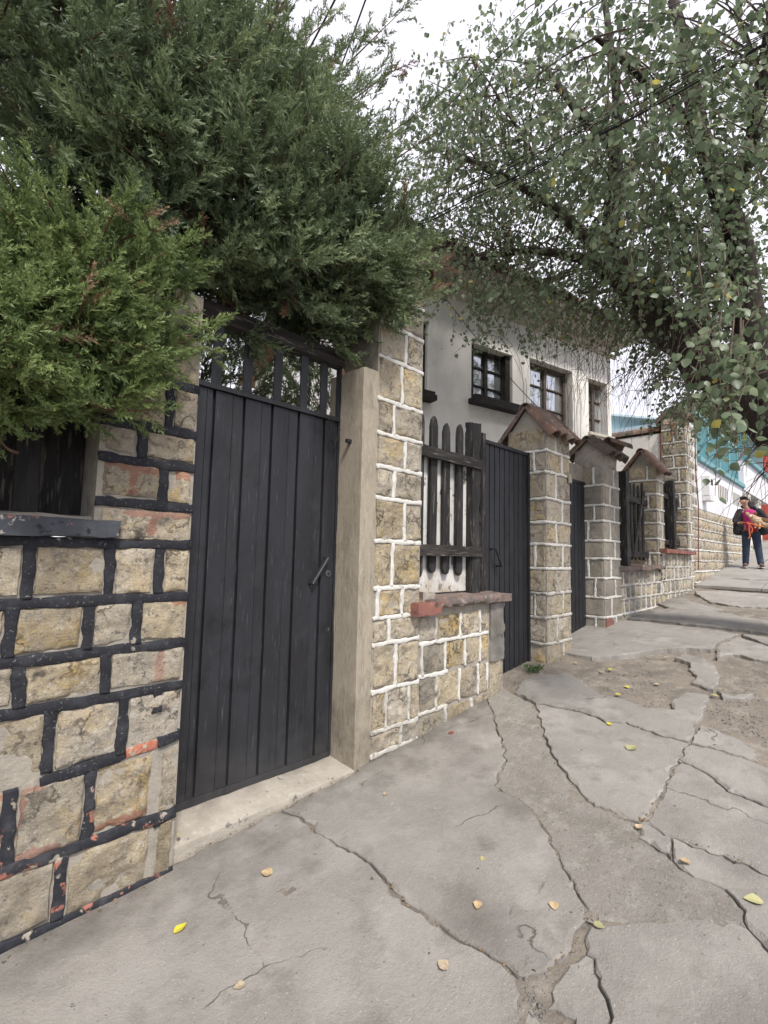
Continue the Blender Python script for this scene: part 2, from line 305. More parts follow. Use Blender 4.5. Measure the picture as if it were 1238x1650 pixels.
mat('maroon', (.20, .03, .055), rough=.9)
mat('jeans', (.030, .042, .070), [((.06, .08, .12), 8, .5, .65)], [(90, .002)], rough=.9)
mat('shoe', (.10, .045, .045), rough=.7)
mat('shoe_sole', (.5, .48, .46), rough=.8)
mat('dog_fur', (.42, .29, .17), [((.56, .46, .34), 14, .5, .62)], [(120, .004)], rough=.95)
mat('dog_dark', (.12, .06, .035), [((.2, .1, .06), 20, .5, .62)], rough=.95)
mat('orange_strap', (.55, .13, .035), rough=.8)
mat('plastic_white', (.66, .66, .66), [((.55, .55, .55), 20, .5, .65)], rough=.5)
mat('plaque', (.36, .33, .25), [((.22, .19, .14), 30, .5, .6)], rough=.7)
# ------------------------------------------------------------------ ground, road, sidewalk
def grid(xs, ys, zf):
    X, Y = np.meshgrid(xs, ys, indexing='ij'); Z = zf(X, Y); nx, ny = X.shape
    V = np.stack([X, Y, Z], -1).reshape(-1, 3); i = np.arange(nx*ny).reshape(nx, ny)
    F = np.stack([i[:-1, :-1], i[1:, :-1], i[1:, 1:], i[:-1, 1:]], -1).reshape(-1, 4)
    return V, F
xs = np.concatenate([np.linspace(-200, -3, 20), np.arange(-2.6, 11.6, .5), np.linspace(12, 46, 30), np.linspace(60, 300, 12)])
V, F = grid(xs, np.array([-120, -60, -30, -12, -8, -5, -3.5, -2, -1, 0, 1, 2, 4, 8, 16, 40, 120.]), lambda X, Y: G(X)-.16+np.where(Y > .4, np.where(X > 2.9, .28, -.02), 0)*(np.clip(Y-.4, 0, .4)/.4))
tag(mk('ground', V, F, 'dirt'), kind='structure')
V, F = grid(xs, np.array([-10.5, -7, -4.2]), lambda X, Y: G(X)-.13+0*Y)
tag(mk('road', V, F, 'asphalt'), kind='structure')
kb = tag(bpy.data.objects.new('kerb', None), kind='structure'); COL.objects.link(kb)
for k in range(34):
    x0 = -6+k*1.2; g0, g1 = G(x0), G(x0+1.19)
    mk('kerb_stone', [(x0, -4.2, g0-.3), (x0+1.19, -4.2, g1-.3), (x0+1.19, -4.05, g1-.3), (x0, -4.05, g0-.3), (x0, -4.2, g0), (x0+1.19, -4.2, g1), (x0+1.19, -4.05, g1), (x0, -4.05, g0)],
       [(0, 3, 2, 1), (4, 5, 6, 7), (0, 1, 5, 4), (1, 2, 6, 5), (2, 3, 7, 6), (3, 0, 4, 7)], 'concrete_grey', kb)
# worn earth between and under the broken slabs
xs = np.arange(-3.2, 11.0, .045); ys = np.arange(-4.05, .35, .045)
V, F = grid(xs, ys, lambda X, Y: G(X)-.017+.013*fbm(np.stack([X*1.6, Y*1.6, 0*X], -1), 5)+.006*fbm(np.stack([X*14, Y*14, 0*X], -1), 2))
dirt = tag(mk('bare_earth', V, F, 'dirt', smooth=True), kind='structure')
walk = tag(bpy.data.objects.new('sidewalk', None), kind='structure'); COL.objects.link(walk)
def P_(q): return np.array([q[1], q[2]]) if q[0] == 'g' else gnd(*q)[:2]
_ec = {}
def edge(qa, qb):
    key = (qa, qb) if str(qa) < str(qb) else (qb, qa)
    if key not in _ec:
        a, b = P_(key[0]), P_(key[1]); L = np.linalg.norm(b-a); n = max(1, int(L/.022)); n = min(n, 90)
        t = np.linspace(0, 1, n+1); nn = np.array([-(b-a)[1], (b-a)[0]])/(L+1e-9)
        pts = a+(b-a)*t[:, None]; h = abs(hash(str(key)+'x')) if False else int(sum(map(ord, str(key))))
        d = fbm(np.stack([pts[:, 0]*17, pts[:, 1]*17, 0*t+h], -1), 5)*.014*np.minimum(1, np.minimum(t, 1-t)*6)
        _ec[key] = pts+nn*d[:, None]
    e = _ec[key]
    return e[:-1] if key[0] == qa else e[::-1][:-1]
def slab(poly, mt='concrete', h=0., gap=.0055, th=.075, tilt=(0, 0), name='slab'):
    P = np.concatenate([edge(poly[i], poly[(i+1) % len(poly)]) for i in range(len(poly))])
    A = .5*np.sum(P[:, 0]*np.roll(P[:, 1], -1)-np.roll(P[:, 0], -1)*P[:, 1])
    if A < 0: P = P[::-1]
    T = np.roll(P, -1, 0)-np.roll(P, 1, 0); T /= np.linalg.norm(T, axis=1)[:, None]+1e-9
    Nn = np.stack([-T[:, 1], T[:, 0]], -1); gq = gap*(1+.7*fbm(np.stack([P[:, 0]*9, P[:, 1]*9, 0*P[:, 0]+5], -1), 2)); P = P+Nn*np.clip(gq, .001, 1)[:, None]
    c = P.mean(0); z = G(P[:, 0])+h+tilt[0]*(P[:, 0]-c[0])+tilt[1]*(P[:, 1]-c[1])
    ws = .003+.022*np.clip(fbm(np.stack([P[:, 0]*13, P[:, 1]*13, 0*P[:, 0]+2], -1), 4)+.1, 0, 1)**1.5
    Pi = P+Nn*ws[:, None]
    top = [Vector((p[0], p[1], 0)) for p in Pi]
    from mathutils.geometry import delaunay_2d_cdt
    # interior points keep the sheet on the sloping ground
    bx = [Pi[:, 0].min(), Pi[:, 0].max(), Pi[:, 1].min(), Pi[:, 1].max()]
    step = max(.05, math.sqrt((bx[1]-bx[0])*(bx[3]-bx[2]))/22)
    gx, gy = np.meshgrid(np.arange(bx[0]+step/2, bx[1], step), np.arange(bx[2]+step/2, bx[3], step)); q = np.stack([gx.ravel(), gy.ravel()], -1)
    ins = np.zeros(len(q), bool)
    for i in range(len(Pi)):
        a, b = Pi[i], Pi[(i+1) % len(Pi)]
        cr = ((a[1] > q[:, 1]) != (b[1] > q[:, 1])); xx = (b[0]-a[0])*(q[:, 1]-a[1])/(b[1]-a[1]+1e-12)+a[0]; ins ^= cr & (q[:, 0] < xx)
    q = q[ins]
    n = len(Pi); pts2 = [Vector((x, y)) for x, y in np.concatenate([Pi, q])]
    vo, eo, fo, *_ = delaunay_2d_cdt(pts2, [(i, (i+1) % n) for i in range(n)], [], 1, 1e-6)
    vv = np.array([(p.x, p.y) for p in vo])
    zt = G(vv[:, 0])+h+tilt[0]*(vv[:, 0]-c[0])+tilt[1]*(vv[:, 1]-c[1])+.0035*fbm(np.stack([vv[:, 0]*3, vv[:, 1]*3, 0*vv[:, 0]], -1), 3)
    Vt = np.concatenate([vv, zt[:, None]], 1); m = len(Vt)
    zi = G(Pi[:, 0])+h+tilt[0]*(Pi[:, 0]-c[0])+tilt[1]*(Pi[:, 1]-c[1])+.0035*fbm(np.stack([Pi[:, 0]*3, Pi[:, 1]*3, 0*Pi[:, 0]], -1), 3)
    Vr = np.concatenate([np.stack([Pi[:, 0], Pi[:, 1], zi], -1), np.stack([P[:, 0], P[:, 1], zi-.004-.45*ws], -1), np.stack([P[:, 0], P[:, 1], zi-th], -1)])
    Fs = [list(f) for f in fo]
    for i in range(n):
        j = (i+1) % n
        Fs += [(m+i, m+n+i, m+n+j, m+j), (m+n+i, m+2*n+i, m+2*n+j, m+n+j)]
    o = mk(name, np.concatenate([Vt, Vr]), Fs, mt, walk)
    return o
g = lambda x, y: ('g', x, y)
c1 = [(475, 1312), (520, 1345), (562, 1372), (600, 1395), (640, 1440), (700, 1485), (740, 1515), (800, 1545), (835, 1574)]
c1b = [(835, 1574), (842, 1600), (836, 1650), (830, 1720), g(.95, -3.9)]
c2 = [(795, 1146), (803, 1180), (817, 1224), (797, 1265), (848, 1295), (872, 1326), (900, 1378), (926, 1421), (945, 1469)]
c3 = [(945, 1469), (937, 1491), (913, 1539), (887, 1562), (860, 1570), (835, 1574)]
c4 = [(863, 1135), (872, 1169), (887, 1209), (906, 1239), (930, 1268), (958, 1298), (995, 1312), (1030, 1326)]
c5 = [(1030, 1326), (1028, 1347), (1055, 1362), (1082, 1380), (1108, 1404), (1167, 1430)]
c5b = [(1167, 1430), (1200, 1465), (1206, 1491)]
c6 = [(1206, 1491), (1150, 1480), (1108, 1478), (1069, 1482), (1004, 1484), (965, 1487), (945, 1469)]
c7 = [(863, 1135), (928, 1146), (961, 1156), (980, 1165), (1009, 1165), (1032, 1174), (1069, 1189), (1110, 1198)]
c8 = [(1110, 1198), (1094, 1224), (1080, 1250), (1067, 1276), (1050, 1302), (1039, 1318), (1030, 1326)]
c9 = [(1110, 1198), (1161, 1209), (1224, 1231), (1330, 1265)]
c10 = [(1030, 1326), (1045, 1325), (1082, 1347), (1135, 1365), (1238, 1406), (1300, 1428)]
c11 = [(1094, 1224), (1140, 1246), (1172, 1272), (1238, 1300), (1330, 1345)]
c13 = [(1167, 1430), (1238, 1432), (1300, 1436)]
c14 = [(1206, 1491), (1238, 1530), (1300, 1600), g(1.75, -3.9)]
c15 = [(945, 1469), (941, 1508), (945, 1534), (965, 1573), (978, 1608), (980, 1650), (985, 1750), g(1.2, -3.9)]
rv = lambda l: l[::-1]
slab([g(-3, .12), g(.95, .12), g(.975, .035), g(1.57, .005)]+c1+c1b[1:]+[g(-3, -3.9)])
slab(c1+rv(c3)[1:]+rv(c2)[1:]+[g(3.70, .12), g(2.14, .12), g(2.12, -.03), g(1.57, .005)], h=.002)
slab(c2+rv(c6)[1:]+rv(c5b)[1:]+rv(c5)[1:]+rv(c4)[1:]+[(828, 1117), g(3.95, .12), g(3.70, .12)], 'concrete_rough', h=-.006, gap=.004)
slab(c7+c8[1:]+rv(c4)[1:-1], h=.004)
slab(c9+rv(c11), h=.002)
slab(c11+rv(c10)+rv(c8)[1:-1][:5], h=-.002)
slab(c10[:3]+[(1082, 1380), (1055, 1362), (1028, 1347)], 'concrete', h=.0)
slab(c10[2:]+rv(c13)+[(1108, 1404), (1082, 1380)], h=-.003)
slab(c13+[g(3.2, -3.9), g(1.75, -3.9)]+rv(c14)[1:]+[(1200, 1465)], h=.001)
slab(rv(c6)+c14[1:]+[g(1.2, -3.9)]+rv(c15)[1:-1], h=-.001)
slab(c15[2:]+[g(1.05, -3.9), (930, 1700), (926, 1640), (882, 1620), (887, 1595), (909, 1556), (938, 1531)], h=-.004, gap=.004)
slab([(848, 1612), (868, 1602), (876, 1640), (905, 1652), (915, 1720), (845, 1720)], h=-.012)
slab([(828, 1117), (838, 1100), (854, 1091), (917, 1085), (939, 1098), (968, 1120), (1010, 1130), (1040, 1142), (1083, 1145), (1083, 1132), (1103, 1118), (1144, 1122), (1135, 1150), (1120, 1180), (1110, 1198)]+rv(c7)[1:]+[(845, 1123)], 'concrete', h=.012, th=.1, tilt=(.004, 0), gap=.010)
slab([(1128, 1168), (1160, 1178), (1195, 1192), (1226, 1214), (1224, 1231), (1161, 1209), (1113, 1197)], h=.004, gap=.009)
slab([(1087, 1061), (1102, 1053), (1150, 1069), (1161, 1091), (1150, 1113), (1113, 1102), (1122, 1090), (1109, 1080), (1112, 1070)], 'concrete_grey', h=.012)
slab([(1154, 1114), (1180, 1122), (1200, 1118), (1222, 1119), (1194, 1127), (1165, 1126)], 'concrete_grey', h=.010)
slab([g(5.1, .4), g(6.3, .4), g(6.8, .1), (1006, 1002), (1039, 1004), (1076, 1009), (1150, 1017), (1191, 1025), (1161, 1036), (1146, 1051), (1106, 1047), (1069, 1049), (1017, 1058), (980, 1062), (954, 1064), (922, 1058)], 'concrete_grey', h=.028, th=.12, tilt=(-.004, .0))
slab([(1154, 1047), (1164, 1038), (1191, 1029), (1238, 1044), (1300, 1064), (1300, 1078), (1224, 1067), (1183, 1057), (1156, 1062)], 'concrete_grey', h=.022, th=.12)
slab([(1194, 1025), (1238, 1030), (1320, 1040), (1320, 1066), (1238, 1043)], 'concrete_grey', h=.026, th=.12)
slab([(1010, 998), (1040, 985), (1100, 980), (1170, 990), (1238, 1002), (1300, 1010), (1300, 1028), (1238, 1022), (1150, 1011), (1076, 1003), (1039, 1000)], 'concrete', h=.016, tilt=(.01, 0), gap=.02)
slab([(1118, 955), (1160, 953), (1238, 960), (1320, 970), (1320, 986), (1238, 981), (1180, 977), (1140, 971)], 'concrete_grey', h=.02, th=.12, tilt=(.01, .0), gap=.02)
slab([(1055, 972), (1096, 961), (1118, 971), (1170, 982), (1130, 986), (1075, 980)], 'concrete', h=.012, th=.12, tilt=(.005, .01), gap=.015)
for (a, b, y0, y1) in ((1.75, 3.2, -3.9, -4.05),): pass
for k in range(5):     # slabs on the kerb side
    x0 = 3.3+k*1.5; slab([g(x0, -3.95), g(x0+1.46, -3.95), g(x0+1.46, -2.75), g(x0, -2.75)], 'concrete', h=.004*(k % 3))
# far stretch: square cement tiles laid a step higher
step = tag(bpy.data.objects.new('raised_sidewalk', None), kind='structure'); COL.objects.link(step)
xs = np.arange(10.72, 45, .6); V, F = grid(xs, np.array([-4.05, .0]), lambda X, Y: G(X)+.02+0*Y); n = len(xs)
mb = MB().add(V, F.tolist()); mb.add([(10.72, -4.05, 1.05), (10.72, 0, 1.05), (10.72, 0, .8), (10.72, -4.05, .8)], [(0, 1, 2, 3)]); mb.build('paving_bed', 'dirt', step)
for i in range(14):
    for j in range(4):
        x0, x1 = 10.70+i*1.1, 10.70+i*1.1+1.088; y0 = -.01-j*1.0; y1 = y0-.988
        q = .055+.006*random.random(); ga, gb = G(x0)+q, G(x1)+q
        o = mk('paving_tile', [(x0, y1, ga-.06), (x1, y1, gb-.06), (x1, y0, gb-.06), (x0, y0, ga-.06), (x0, y1, ga), (x1, y1, gb), (x1, y0, gb), (x0, y0, ga)],
               [(0, 3, 2, 1), (4, 5, 6, 7), (0, 1, 5, 4), (1, 2, 6, 5), (2, 3, 7, 6), (3, 0, 4, 7)], 'tile_paving', step)
        bev(o, .006, 1)
for (sx, sy) in ((11.8, -.75), (13.4, -.75), (12.9, -1.75)):       # four-pointed stars set into the tiles
    mbs = []; zz = lambda x: G(x)+.066
    for k in range(8):
        a = math.pi/4*k; r = .36 if k % 2 == 0 else .075; x = sx+r*math.cos(a)*1.0; mbs.append((x, sy+r*math.sin(a), zz(x)))
    mbs.append((sx, sy, zz(sx)))
    mk('star_inlay', mbs, [(k, (k+1) % 8, 8) for k in range(8)], 'concrete_grey', step)
# pebbles and crumbs in the bare earth: nobody could count them
tv = np.array([(1, 0, 0), (-1, 0, 0), (0, 1, 0), (0, -1, 0), (0, 0, 1), (0, 0, -1)], float); tf = np.array([(0, 2, 4), (2, 1, 4), (1, 3, 4), (3, 0, 4), (2, 0, 5), (1, 2, 5), (3, 1, 5), (0, 3, 5)])
def merge(tv, tf, M, pos):
    n = len(pos); V = np.einsum('nij,kj->nki', M, tv)+pos[:, None, :]; F = (tf[None]+(np.arange(n)*len(tv))[:, None, None]).reshape(-1, tf.shape[1]); return V.reshape(-1, 3), F
pp = []
zones = [([(930, 1062), (1080, 1060), (1100, 1110), (1060, 1140), (960, 1110)], 900), ([(1130, 1080), (1238, 1075), (1238, 1200), (1130, 1150)], 900), ([(1040, 960), (1238, 975), (1238, 1000), (1010, 995)], 500), ([(840, 1090), (900, 1075), (900, 1095), (830, 1112)], 120), ([(840, 1572), (890, 1572), (880, 1640), (845, 1640)], 90), ([(1095, 1195), (1112, 1200), (1060, 1300), (1040, 1318)], 90), ([(820, 1115), (1010, 1162), (1009, 1170), (830, 1122)], 150)]
for zq, cnt in zones:
    q = np.array(zq, float)
    for _ in range(cnt):
        wt = RNG.dirichlet(np.ones(len(q))*.7); p = gnd(*(wt@q)); pp.append(p)
pp = np.array(pp); n = len(pp); s = .003+.008*RNG.random(n)**6
zg = G(pp[:, 0])-.017+.013*fbm(np.stack([pp[:, 0]*1.6, pp[:, 1]*1.6, 0*s], -1), 5); pp[:, 2] = zg+s*.3
A = RNG.normal(size=(n, 3, 3)); Q = np.linalg.qr(A)[0]*s[:, None, None]*np.array([1, .8, .6])[None, None, :]
V, F = merge(tv, tf, Q, pp); tag(mk('gravel', V, F, 'pebble'), 'loose grit and small stones in the bare earth', 'gravel', kind='stuff')

# ------------------------------------------------------------------ masonry
class Fr:                                   # a wall plane: u along, v up, n outwards
    def __init__(s, o, u, n): s.o = np.array(o, float); s.u = np.array(u, float); s.n = np.array(n, float)
    def __call__(s, U, V_, D): return s.o+np.asarray(U)[..., None]*s.u+np.asarray(V_)[..., None]*np.array([0, 0, 1.])+np.asarray(D)[..., None]*s.n
_sid = [0]; MARKS = []
def stone(fr, u0, u1, v0, v1, parent, mt='stone', amp=.016, proud=.012, res=.016, skew=.008, name='stone', back=.03):
    _sid[0] += 1; sd = _sid[0]; r = random.Random(sd)
    j = lambda: r.uniform(-skew, skew)
    c = np.array([[(u0+j(), v0+j()), (u1+j(), v0+j())], [(u0+j(), v1+j()), (u1+j(), v1+j())]])
    nu = max(2, min(28, int((u1-u0)/res))); nv = max(2, min(24, int((v1-v0)/res)))
    s, t = np.meshgrid(np.linspace(0, 1, nu+1), np.linspace(0, 1, nv+1), indexing='ij')
    U = (1-t)*((1-s)*c[0, 0, 0]+s*c[0, 1, 0])+t*((1-s)*c[1, 0, 0]+s*c[1, 1, 0]); Vv = (1-t)*((1-s)*c[0, 0, 1]+s*c[0, 1, 1])+t*((1-s)*c[1, 0, 1]+s*c[1, 1, 1])
    w_, h_ = u1-u0, v1-v0
    e = np.minimum(np.minimum(s, 1-s)*w_, np.minimum(t, 1-t)*h_); k = np.clip(e/.022, 0, 1)**.5
    nz = fbm(np.stack([U*11, Vv*11, 0*U+sd*1.7], -1), 4); rg = np.abs(fbm(np.stack([U*7+9, Vv*7, 0*U+sd*.9], -1), 3))
    D = -.004+k*(proud+amp*(.55*nz+.9*(.4-rg))); D = np.where(e < 1e-6, -back, D)
    nb = fbm(np.stack([U*26, Vv*26, 0*U+sd], -1), 3)*.0035*(k < 1)
    P = fr(U+nb, Vv+nb*.7, D).reshape(-1, 3); i = np.arange((nu+1)*(nv+1)).reshape(nu+1, nv+1)
    F = np.stack([i[:-1, :-1], i[1:, :-1], i[1:, 1:], i[:-1, 1:]], -1).reshape(-1, 4)
    o_ = mk(name, P, F, mt, parent, smooth=True); o_.data.set_sharp_from_angle(angle=R_(50))
    if MARKS and parent.name == 'stone_wall':
        pa = np.zeros(U.shape)
        for a_, b_, wd_ in MARKS:
            a_, b_ = np.array(a_), np.array(b_); ab = b_-a_; tt = np.clip(((U-a_[0])*ab[0]+(Vv-a_[1])*ab[1])/(ab@ab), 0, 1); dd = np.hypot(U-a_[0]-tt*ab[0], Vv-a_[1]-tt*ab[1]); pa = np.maximum(pa, np.clip(1.15-dd/(wd_*.75), 0, 1))
        if pa.max() > 0: at = o_.data.attributes.new('paint', 'FLOAT', 'POINT'); at.data.foreach_set('value', pa.ravel().astype(np.float32))
    return o_
def joint(fr, a, b, wd, parent, mt='black_paint', proud=.012, name='joint', rag=.0055, res=.009):
    """a raised ribbon of pointing between two (u, v) points, with uneven edges"""
    _sid[0] += 1; sd = _sid[0]
    a = np.array(a, float); b = np.array(b, float); L = np.linalg.norm(b-a); n = max(2, min(int(L/res), 110)); t = np.linspace(0, 1, n+1)
    c = a+(b-a)*t[:, None]; T = (b-a)/L; Nn = np.array([-T[1], T[0]])
    c = c+Nn*(.0035*fbm(np.stack([t*L*4, 0*t+sd, 0*t], -1), 2))[:, None]
    w1 = wd/2+rag*fbm(np.stack([t*L*22, 0*t+sd, 0*t+1], -1), 3); w2 = wd/2+rag*fbm(np.stack([t*L*22, 0*t+sd, 0*t+9], -1), 3)
    pr = proud+.0035*fbm(np.stack([t*L*16, 0*t+sd, 0*t+4], -1), 3)
    rows = []
    for (off, d) in ((-w1-.001, -.012+0*t), (-w1, pr-.0025), (-w1+.004, pr), (w2-.004, pr), (w2, pr-.0025), (w2+.001, -.012+0*t)):
        q = c+Nn*off[:, None]; rows.append(fr(q[:, 0], q[:, 1], d))
    V = np.concatenate(rows); m = n+1
    F = [(r*m+i, r*m+i+1, (r+1)*m+i+1, (r+1)*m+i) for r in range(5) for i in range(n)]
    F += [[r*m for r in range(6)], [r*m+n for r in range(6)][::-1]]
    return mk(name, V, F, mt, parent, smooth=True)
def ashlar(fr, u0, u1, zs, vj, parent, jm, jw, sm='stone', amp=.016, proud=.012, jp=.014, skip=(), res=.016, edgeL=0, edgeR=0, jskip=(), vskip=(), smpick=None, top=True, bot=False):
    """courses of stones between the levels zs; vj[i] = vertical joints of course i"""
    for i in range(len(zs)-1):
        sk = [x for s in skip if s[2] < (zs[i]+zs[i+1])/2 < s[3] for x in s[:2]]; cuts = [u0+edgeL]+sorted([x for x in list(vj[i])+sk if u0+.02 < x < u1-.02])+[u1-edgeR]
        for a, b in zip(cuts[:-1], cuts[1:]):
            if any(a >= s[0]-.05 and b <= s[1]+.05 and zs[i] >= s[2]-.05 and zs[i+1] <= s[3]+.05 for s in skip): continue
            ii = jw/2-.007; stone(fr, a+ii*(a > u0+.01), b-ii*(b < u1-.01), zs[i]+ii, zs[i+1]-ii, parent, (smpick(i, a) if smpick else sm), amp, proud, res)
        for k, x in enumerate(cuts[1:-1]):
            if (i, k) in vskip or any(s[0]-.01 < x < s[1]+.01 and s[2] < (zs[i]+zs[i+1])/2 < s[3] for s in skip): continue
            joint(fr, (x, zs[i]+jw*.3), (x+random.uniform(-.006, .006), zs[i+1]-jw*.3), jw, parent, jm(x, zs[i]) if callable(jm) else jm, jp-.0015)
        if i > 0 and i not in jskip:
            segs = [(u0, u1)]
            for s in skip:
                if s[2] < zs[i] < s[3]: segs = [q for a, b in segs for q in ((a, min(b, s[0])), (max(a, s[1]), b)) if q[1]-q[0] > .04]
            for a, b in segs: joint(fr, (a, zs[i]+random.uniform(-.004, .004)), (b, zs[i]+random.uniform(-.004, .004)), jw, parent, jm((a+b)/2, zs[i]) if callable(jm) else jm, jp)

# left wall with black pointing, window opening and sill
lw = thing('stone_wall', (0, 0, 0), 'rough tan stone garden wall with black painted joints and a barred opening', 'wall')
mb = MB()
mb.box((-3.2, 0, -.6), (.985, .28, 1.575)); mb.box((.56, 0.001, 1.575), (.984, .279, 2.83)); mb.box((-3.2, .001, 2.337), (.56, .279, 2.829)); mb.box((-3.2, .002, 1.575), (-1.4, .278, 2.337))
mb.build('wall_core', 'mortar', lw)
F0 = Fr((0, -.001, 0), (1, 0, 0), (0, -1, 0))
zs = [-.22, .037, .309, .623, .897, 1.093, 1.314, 1.556, 1.74, 1.941, 2.104, 2.337, 2.627, 2.83]
def lj(k):
    r = random.Random(k*5+1); x = .1-r.random()*.15; o = []
    while x > -3.1: o.append(x); x -= r.uniform(.2, .36)
    return o
VJ = [[.3, .62], [.536, .886], [.349, .617, .886], [.459, .729], [.345, .648], [.566, .758, .30], [.342, .633, .844], [], [.839], [.732], [.845], [.66], [.802]]
VJ = [v+lj(k) for k, v in enumerate(VJ)]
OPEN = (-1.4, .56, 1.56, 2.337)
def jmL(x, z): return 'black_paint_worn' if (z < .32) else 'black_paint'
MARKS += [((.875, 1.075), (.872, .945), .035), ((.70, 1.695), (.96, 1.70), .03), ((.80, 1.69), (.802, 1.62), .04), ((.60, 1.91), (.81, 1.895), .036), ((.70, 1.90), (.705, 1.80), .04), ((.90, 1.90), (.955, 1.895), .045), ((.945, 1.29), (.985, 1.28), .05), ((.30, .585), (.44, .60), .035), ((.66, .355), (.86, .36), .035), ((.31, .34), (.50, .345), .045), ((.38, .55), (.37, .40), .03)]
ashlar(F0, -3.1, .985, zs, VJ, lw, jmL, .044, skip=[OPEN], jp=.0115, amp=.018, proud=.013, res=.012, vskip=((1, len(VJ[1])-1), (2, len(VJ[2])-1)), jskip=(3,))
joint(F0, (-3.1, .623), (.30, .61), .047, lw, 'black_paint_worn'); joint(F0, (.44, .60), (.75, .636), .047, lw); joint(F0, (.75, .636), (.885, .64), .04, lw, 'red_paint', .006); joint(F0, (.885, .64), (.985, .66), .047, lw)
joint(F0, (.869, .90), (.869, .785), .045, lw); joint(F0, (.885, .30), (.983, .315), .05, lw)
sl = rough_box('sill', (-1.6, -.055, 1.578), (.655, .05, 1.655), 'sill_paint', lw, step=.022, amp=.004, seed=3, chip=.012)
rough_box('sill_bedding', (-1.5, .03, 1.64), (.56, .26, 1.672), 'mortar', lw, step=.05, amp=.012, seed=4)
for k, x in enumerate((-1.15, -.82, -.49, -.16, .10, .34)):
    mb = MB().box((x-.045, .16, 1.66), (x+.045, .185, 2.5)); mb.build('fence_board', 'wood_black', lw, bevel=.004)
for k in range(13): box('added_dark_board', (-1.4+k*.151, .236, 1.66), (-1.2495+k*.151, .258, 2.5), 'wood_black', lw, 0)  # dark boards added to shut out the bright sky behind the opening
box('fence_rail', (-1.4, .186, 2.10), (.56, .215, 2.18), 'wood_black_rail', lw)
# entrance gate 1 ------------------------------------------------------------
def step_profile(x0, x1, z0, z1, y, parent, name='panel', mt='metal_black', ridge=.55, dp=1.):
    """one folded sheet-metal panel with a lap seam"""
    xr = x0+(x1-x0)*ridge
    pr = [(x0+.006, .012), (x0+.009, -.010), (xr-.002, -.010), (xr, -.0135), (xr+.004, -.0135), (xr+.007, -.006), (x1-.009, -.006), (x1-.006, .012)]
    nz = 26; rows = []
    for k in range(nz+1):
        z = z0+(z1-z0)*k/nz
        rows += [(x+.0008*math.sin(z*7+x*9), y+d*dp+.0022*float(vn(np.array([x*6, z*2.3, y*3+x0*11]))), z) for x, d in pr]
    m = len(pr); F = [(k*m+i, k*m+i+1, (k+1)*m+i+1, (k+1)*m+i) for k in range(nz) for i in range(m-1)]
    return mk(name, rows, F, mt, parent)
d1 = thing('metal_gate', (1.55, .24, .19), 'tall black sheet metal gate with slanted pull handle and open bars on top', 'gate')
xg = [1.062]+[W(p, 770, .235)[0] for p in (338, 388, 434, 477.5, 519.5)]+[2.085]
box('back_plate', (1.06, .252, .20), (2.088, .262, 2.46), 'metal_black', d1, .002)
for a, b in zip(xg[:-1], xg[1:]):
    step_profile(a, b, .205, 2.445, .24, d1, ridge=.62)
mb = MB(); mb.box((1.045, .232, .19), (1.066, .27, 2.93)); mb.build('frame', 'metal_black', d1, bevel=.002)
box('frame', (2.082, .232, .19), (2.104, .27, 2.93), 'metal_black', d1, .002)
box('bottom_rail', (1.066, .222, .185), (2.082, .262, .222), 'metal_black', d1, .003)
box('top_rail', (1.03, .212, 2.448), (2.086, .268, 2.478), 'metal_black', d1, .003)
for p in ((349, 617), (398.6, 633), (447, 645), (489, 656), (521, 665)):
    x = W(p[0], p[1], .235)[0]; box('bar', (x-.028, .232, 2.478), (x+.028, .246, 2.90), 'metal_black', d1, .001)
box('top_beam', (1.03, .20, 2.845), (2.10, .29, 2.945), 'wood_black_rail', d1, .006)
h0, h1 = np.array([1.879, .196, 1.331]), np.array([2.0, .196, 1.50])
mb = MB().tube([h0, h1], .011, 4); mb.tube([h0, h0+[0, .04, 0]], .010, 6); mb.tube([h1, h1+[0, .04, 0]], .010, 6)
hd = mb.build('pull_handle', 'metal_black', d1)
dh = (h1-h0)/np.linalg.norm(h1-h0); pn = np.array([-dh[2], 0, dh[0]])
MB().add([h0-pn*.014+[0, -.006, 0], h0+pn*.014+[0, -.006, 0], h1+pn*.014+[0, -.006, 0], h1-pn*.014+[0, -.006, 0], h0-pn*.014+[0, .006, 0], h0+pn*.014+[0, .006, 0], h1+pn*.014+[0, .006, 0], h1-pn*.014+[0, .006, 0]],
         [(0, 1, 2, 3), (7, 6, 5, 4), (0, 4, 5, 1), (1, 5, 6, 2), (2, 6, 7, 3), (3, 7, 4, 0)]).build('grip', 'metal_black', hd)
lk = MB().tube([(2.03, .238, 1.393), (2.03, .222, 1.393)], [.024, .021], 20).build('lock', 'metal_grey', d1)
MB().tube([(2.03, .223, 1.393), (2.03, .219, 1.393)], [.011, .010], 14).build('keyhole', 'metal_black', lk)
MB().tube([(2.045, .238, 1.02), (2.045, .229, 1.02)], [.016, .013], 14).build('lock', 'metal_grey', d1)
for r in range(3): MB().tube([(2.02-.02*r, .20, 2.47+.01*r), (1.98-.02*r, .17, 2.40), (1.96+.02*r, .18, 2.30), (2.02, .19, 2.28-.02*r), (2.08, .20, 2.40)], .0022, 5).build('wire', 'cable', d1)
rough_box('threshold', (.985, -.03, -.1), (2.10, .30, .186), 'cement_step', None, step=.03, amp=.006, seed=11, chip=.012, loc=(1.5, .1, 0))
th = bpy.data.objects['threshold']; tag(th, 'worn cement doorstep with broken edge below the handled sheet metal gate', 'doorstep')
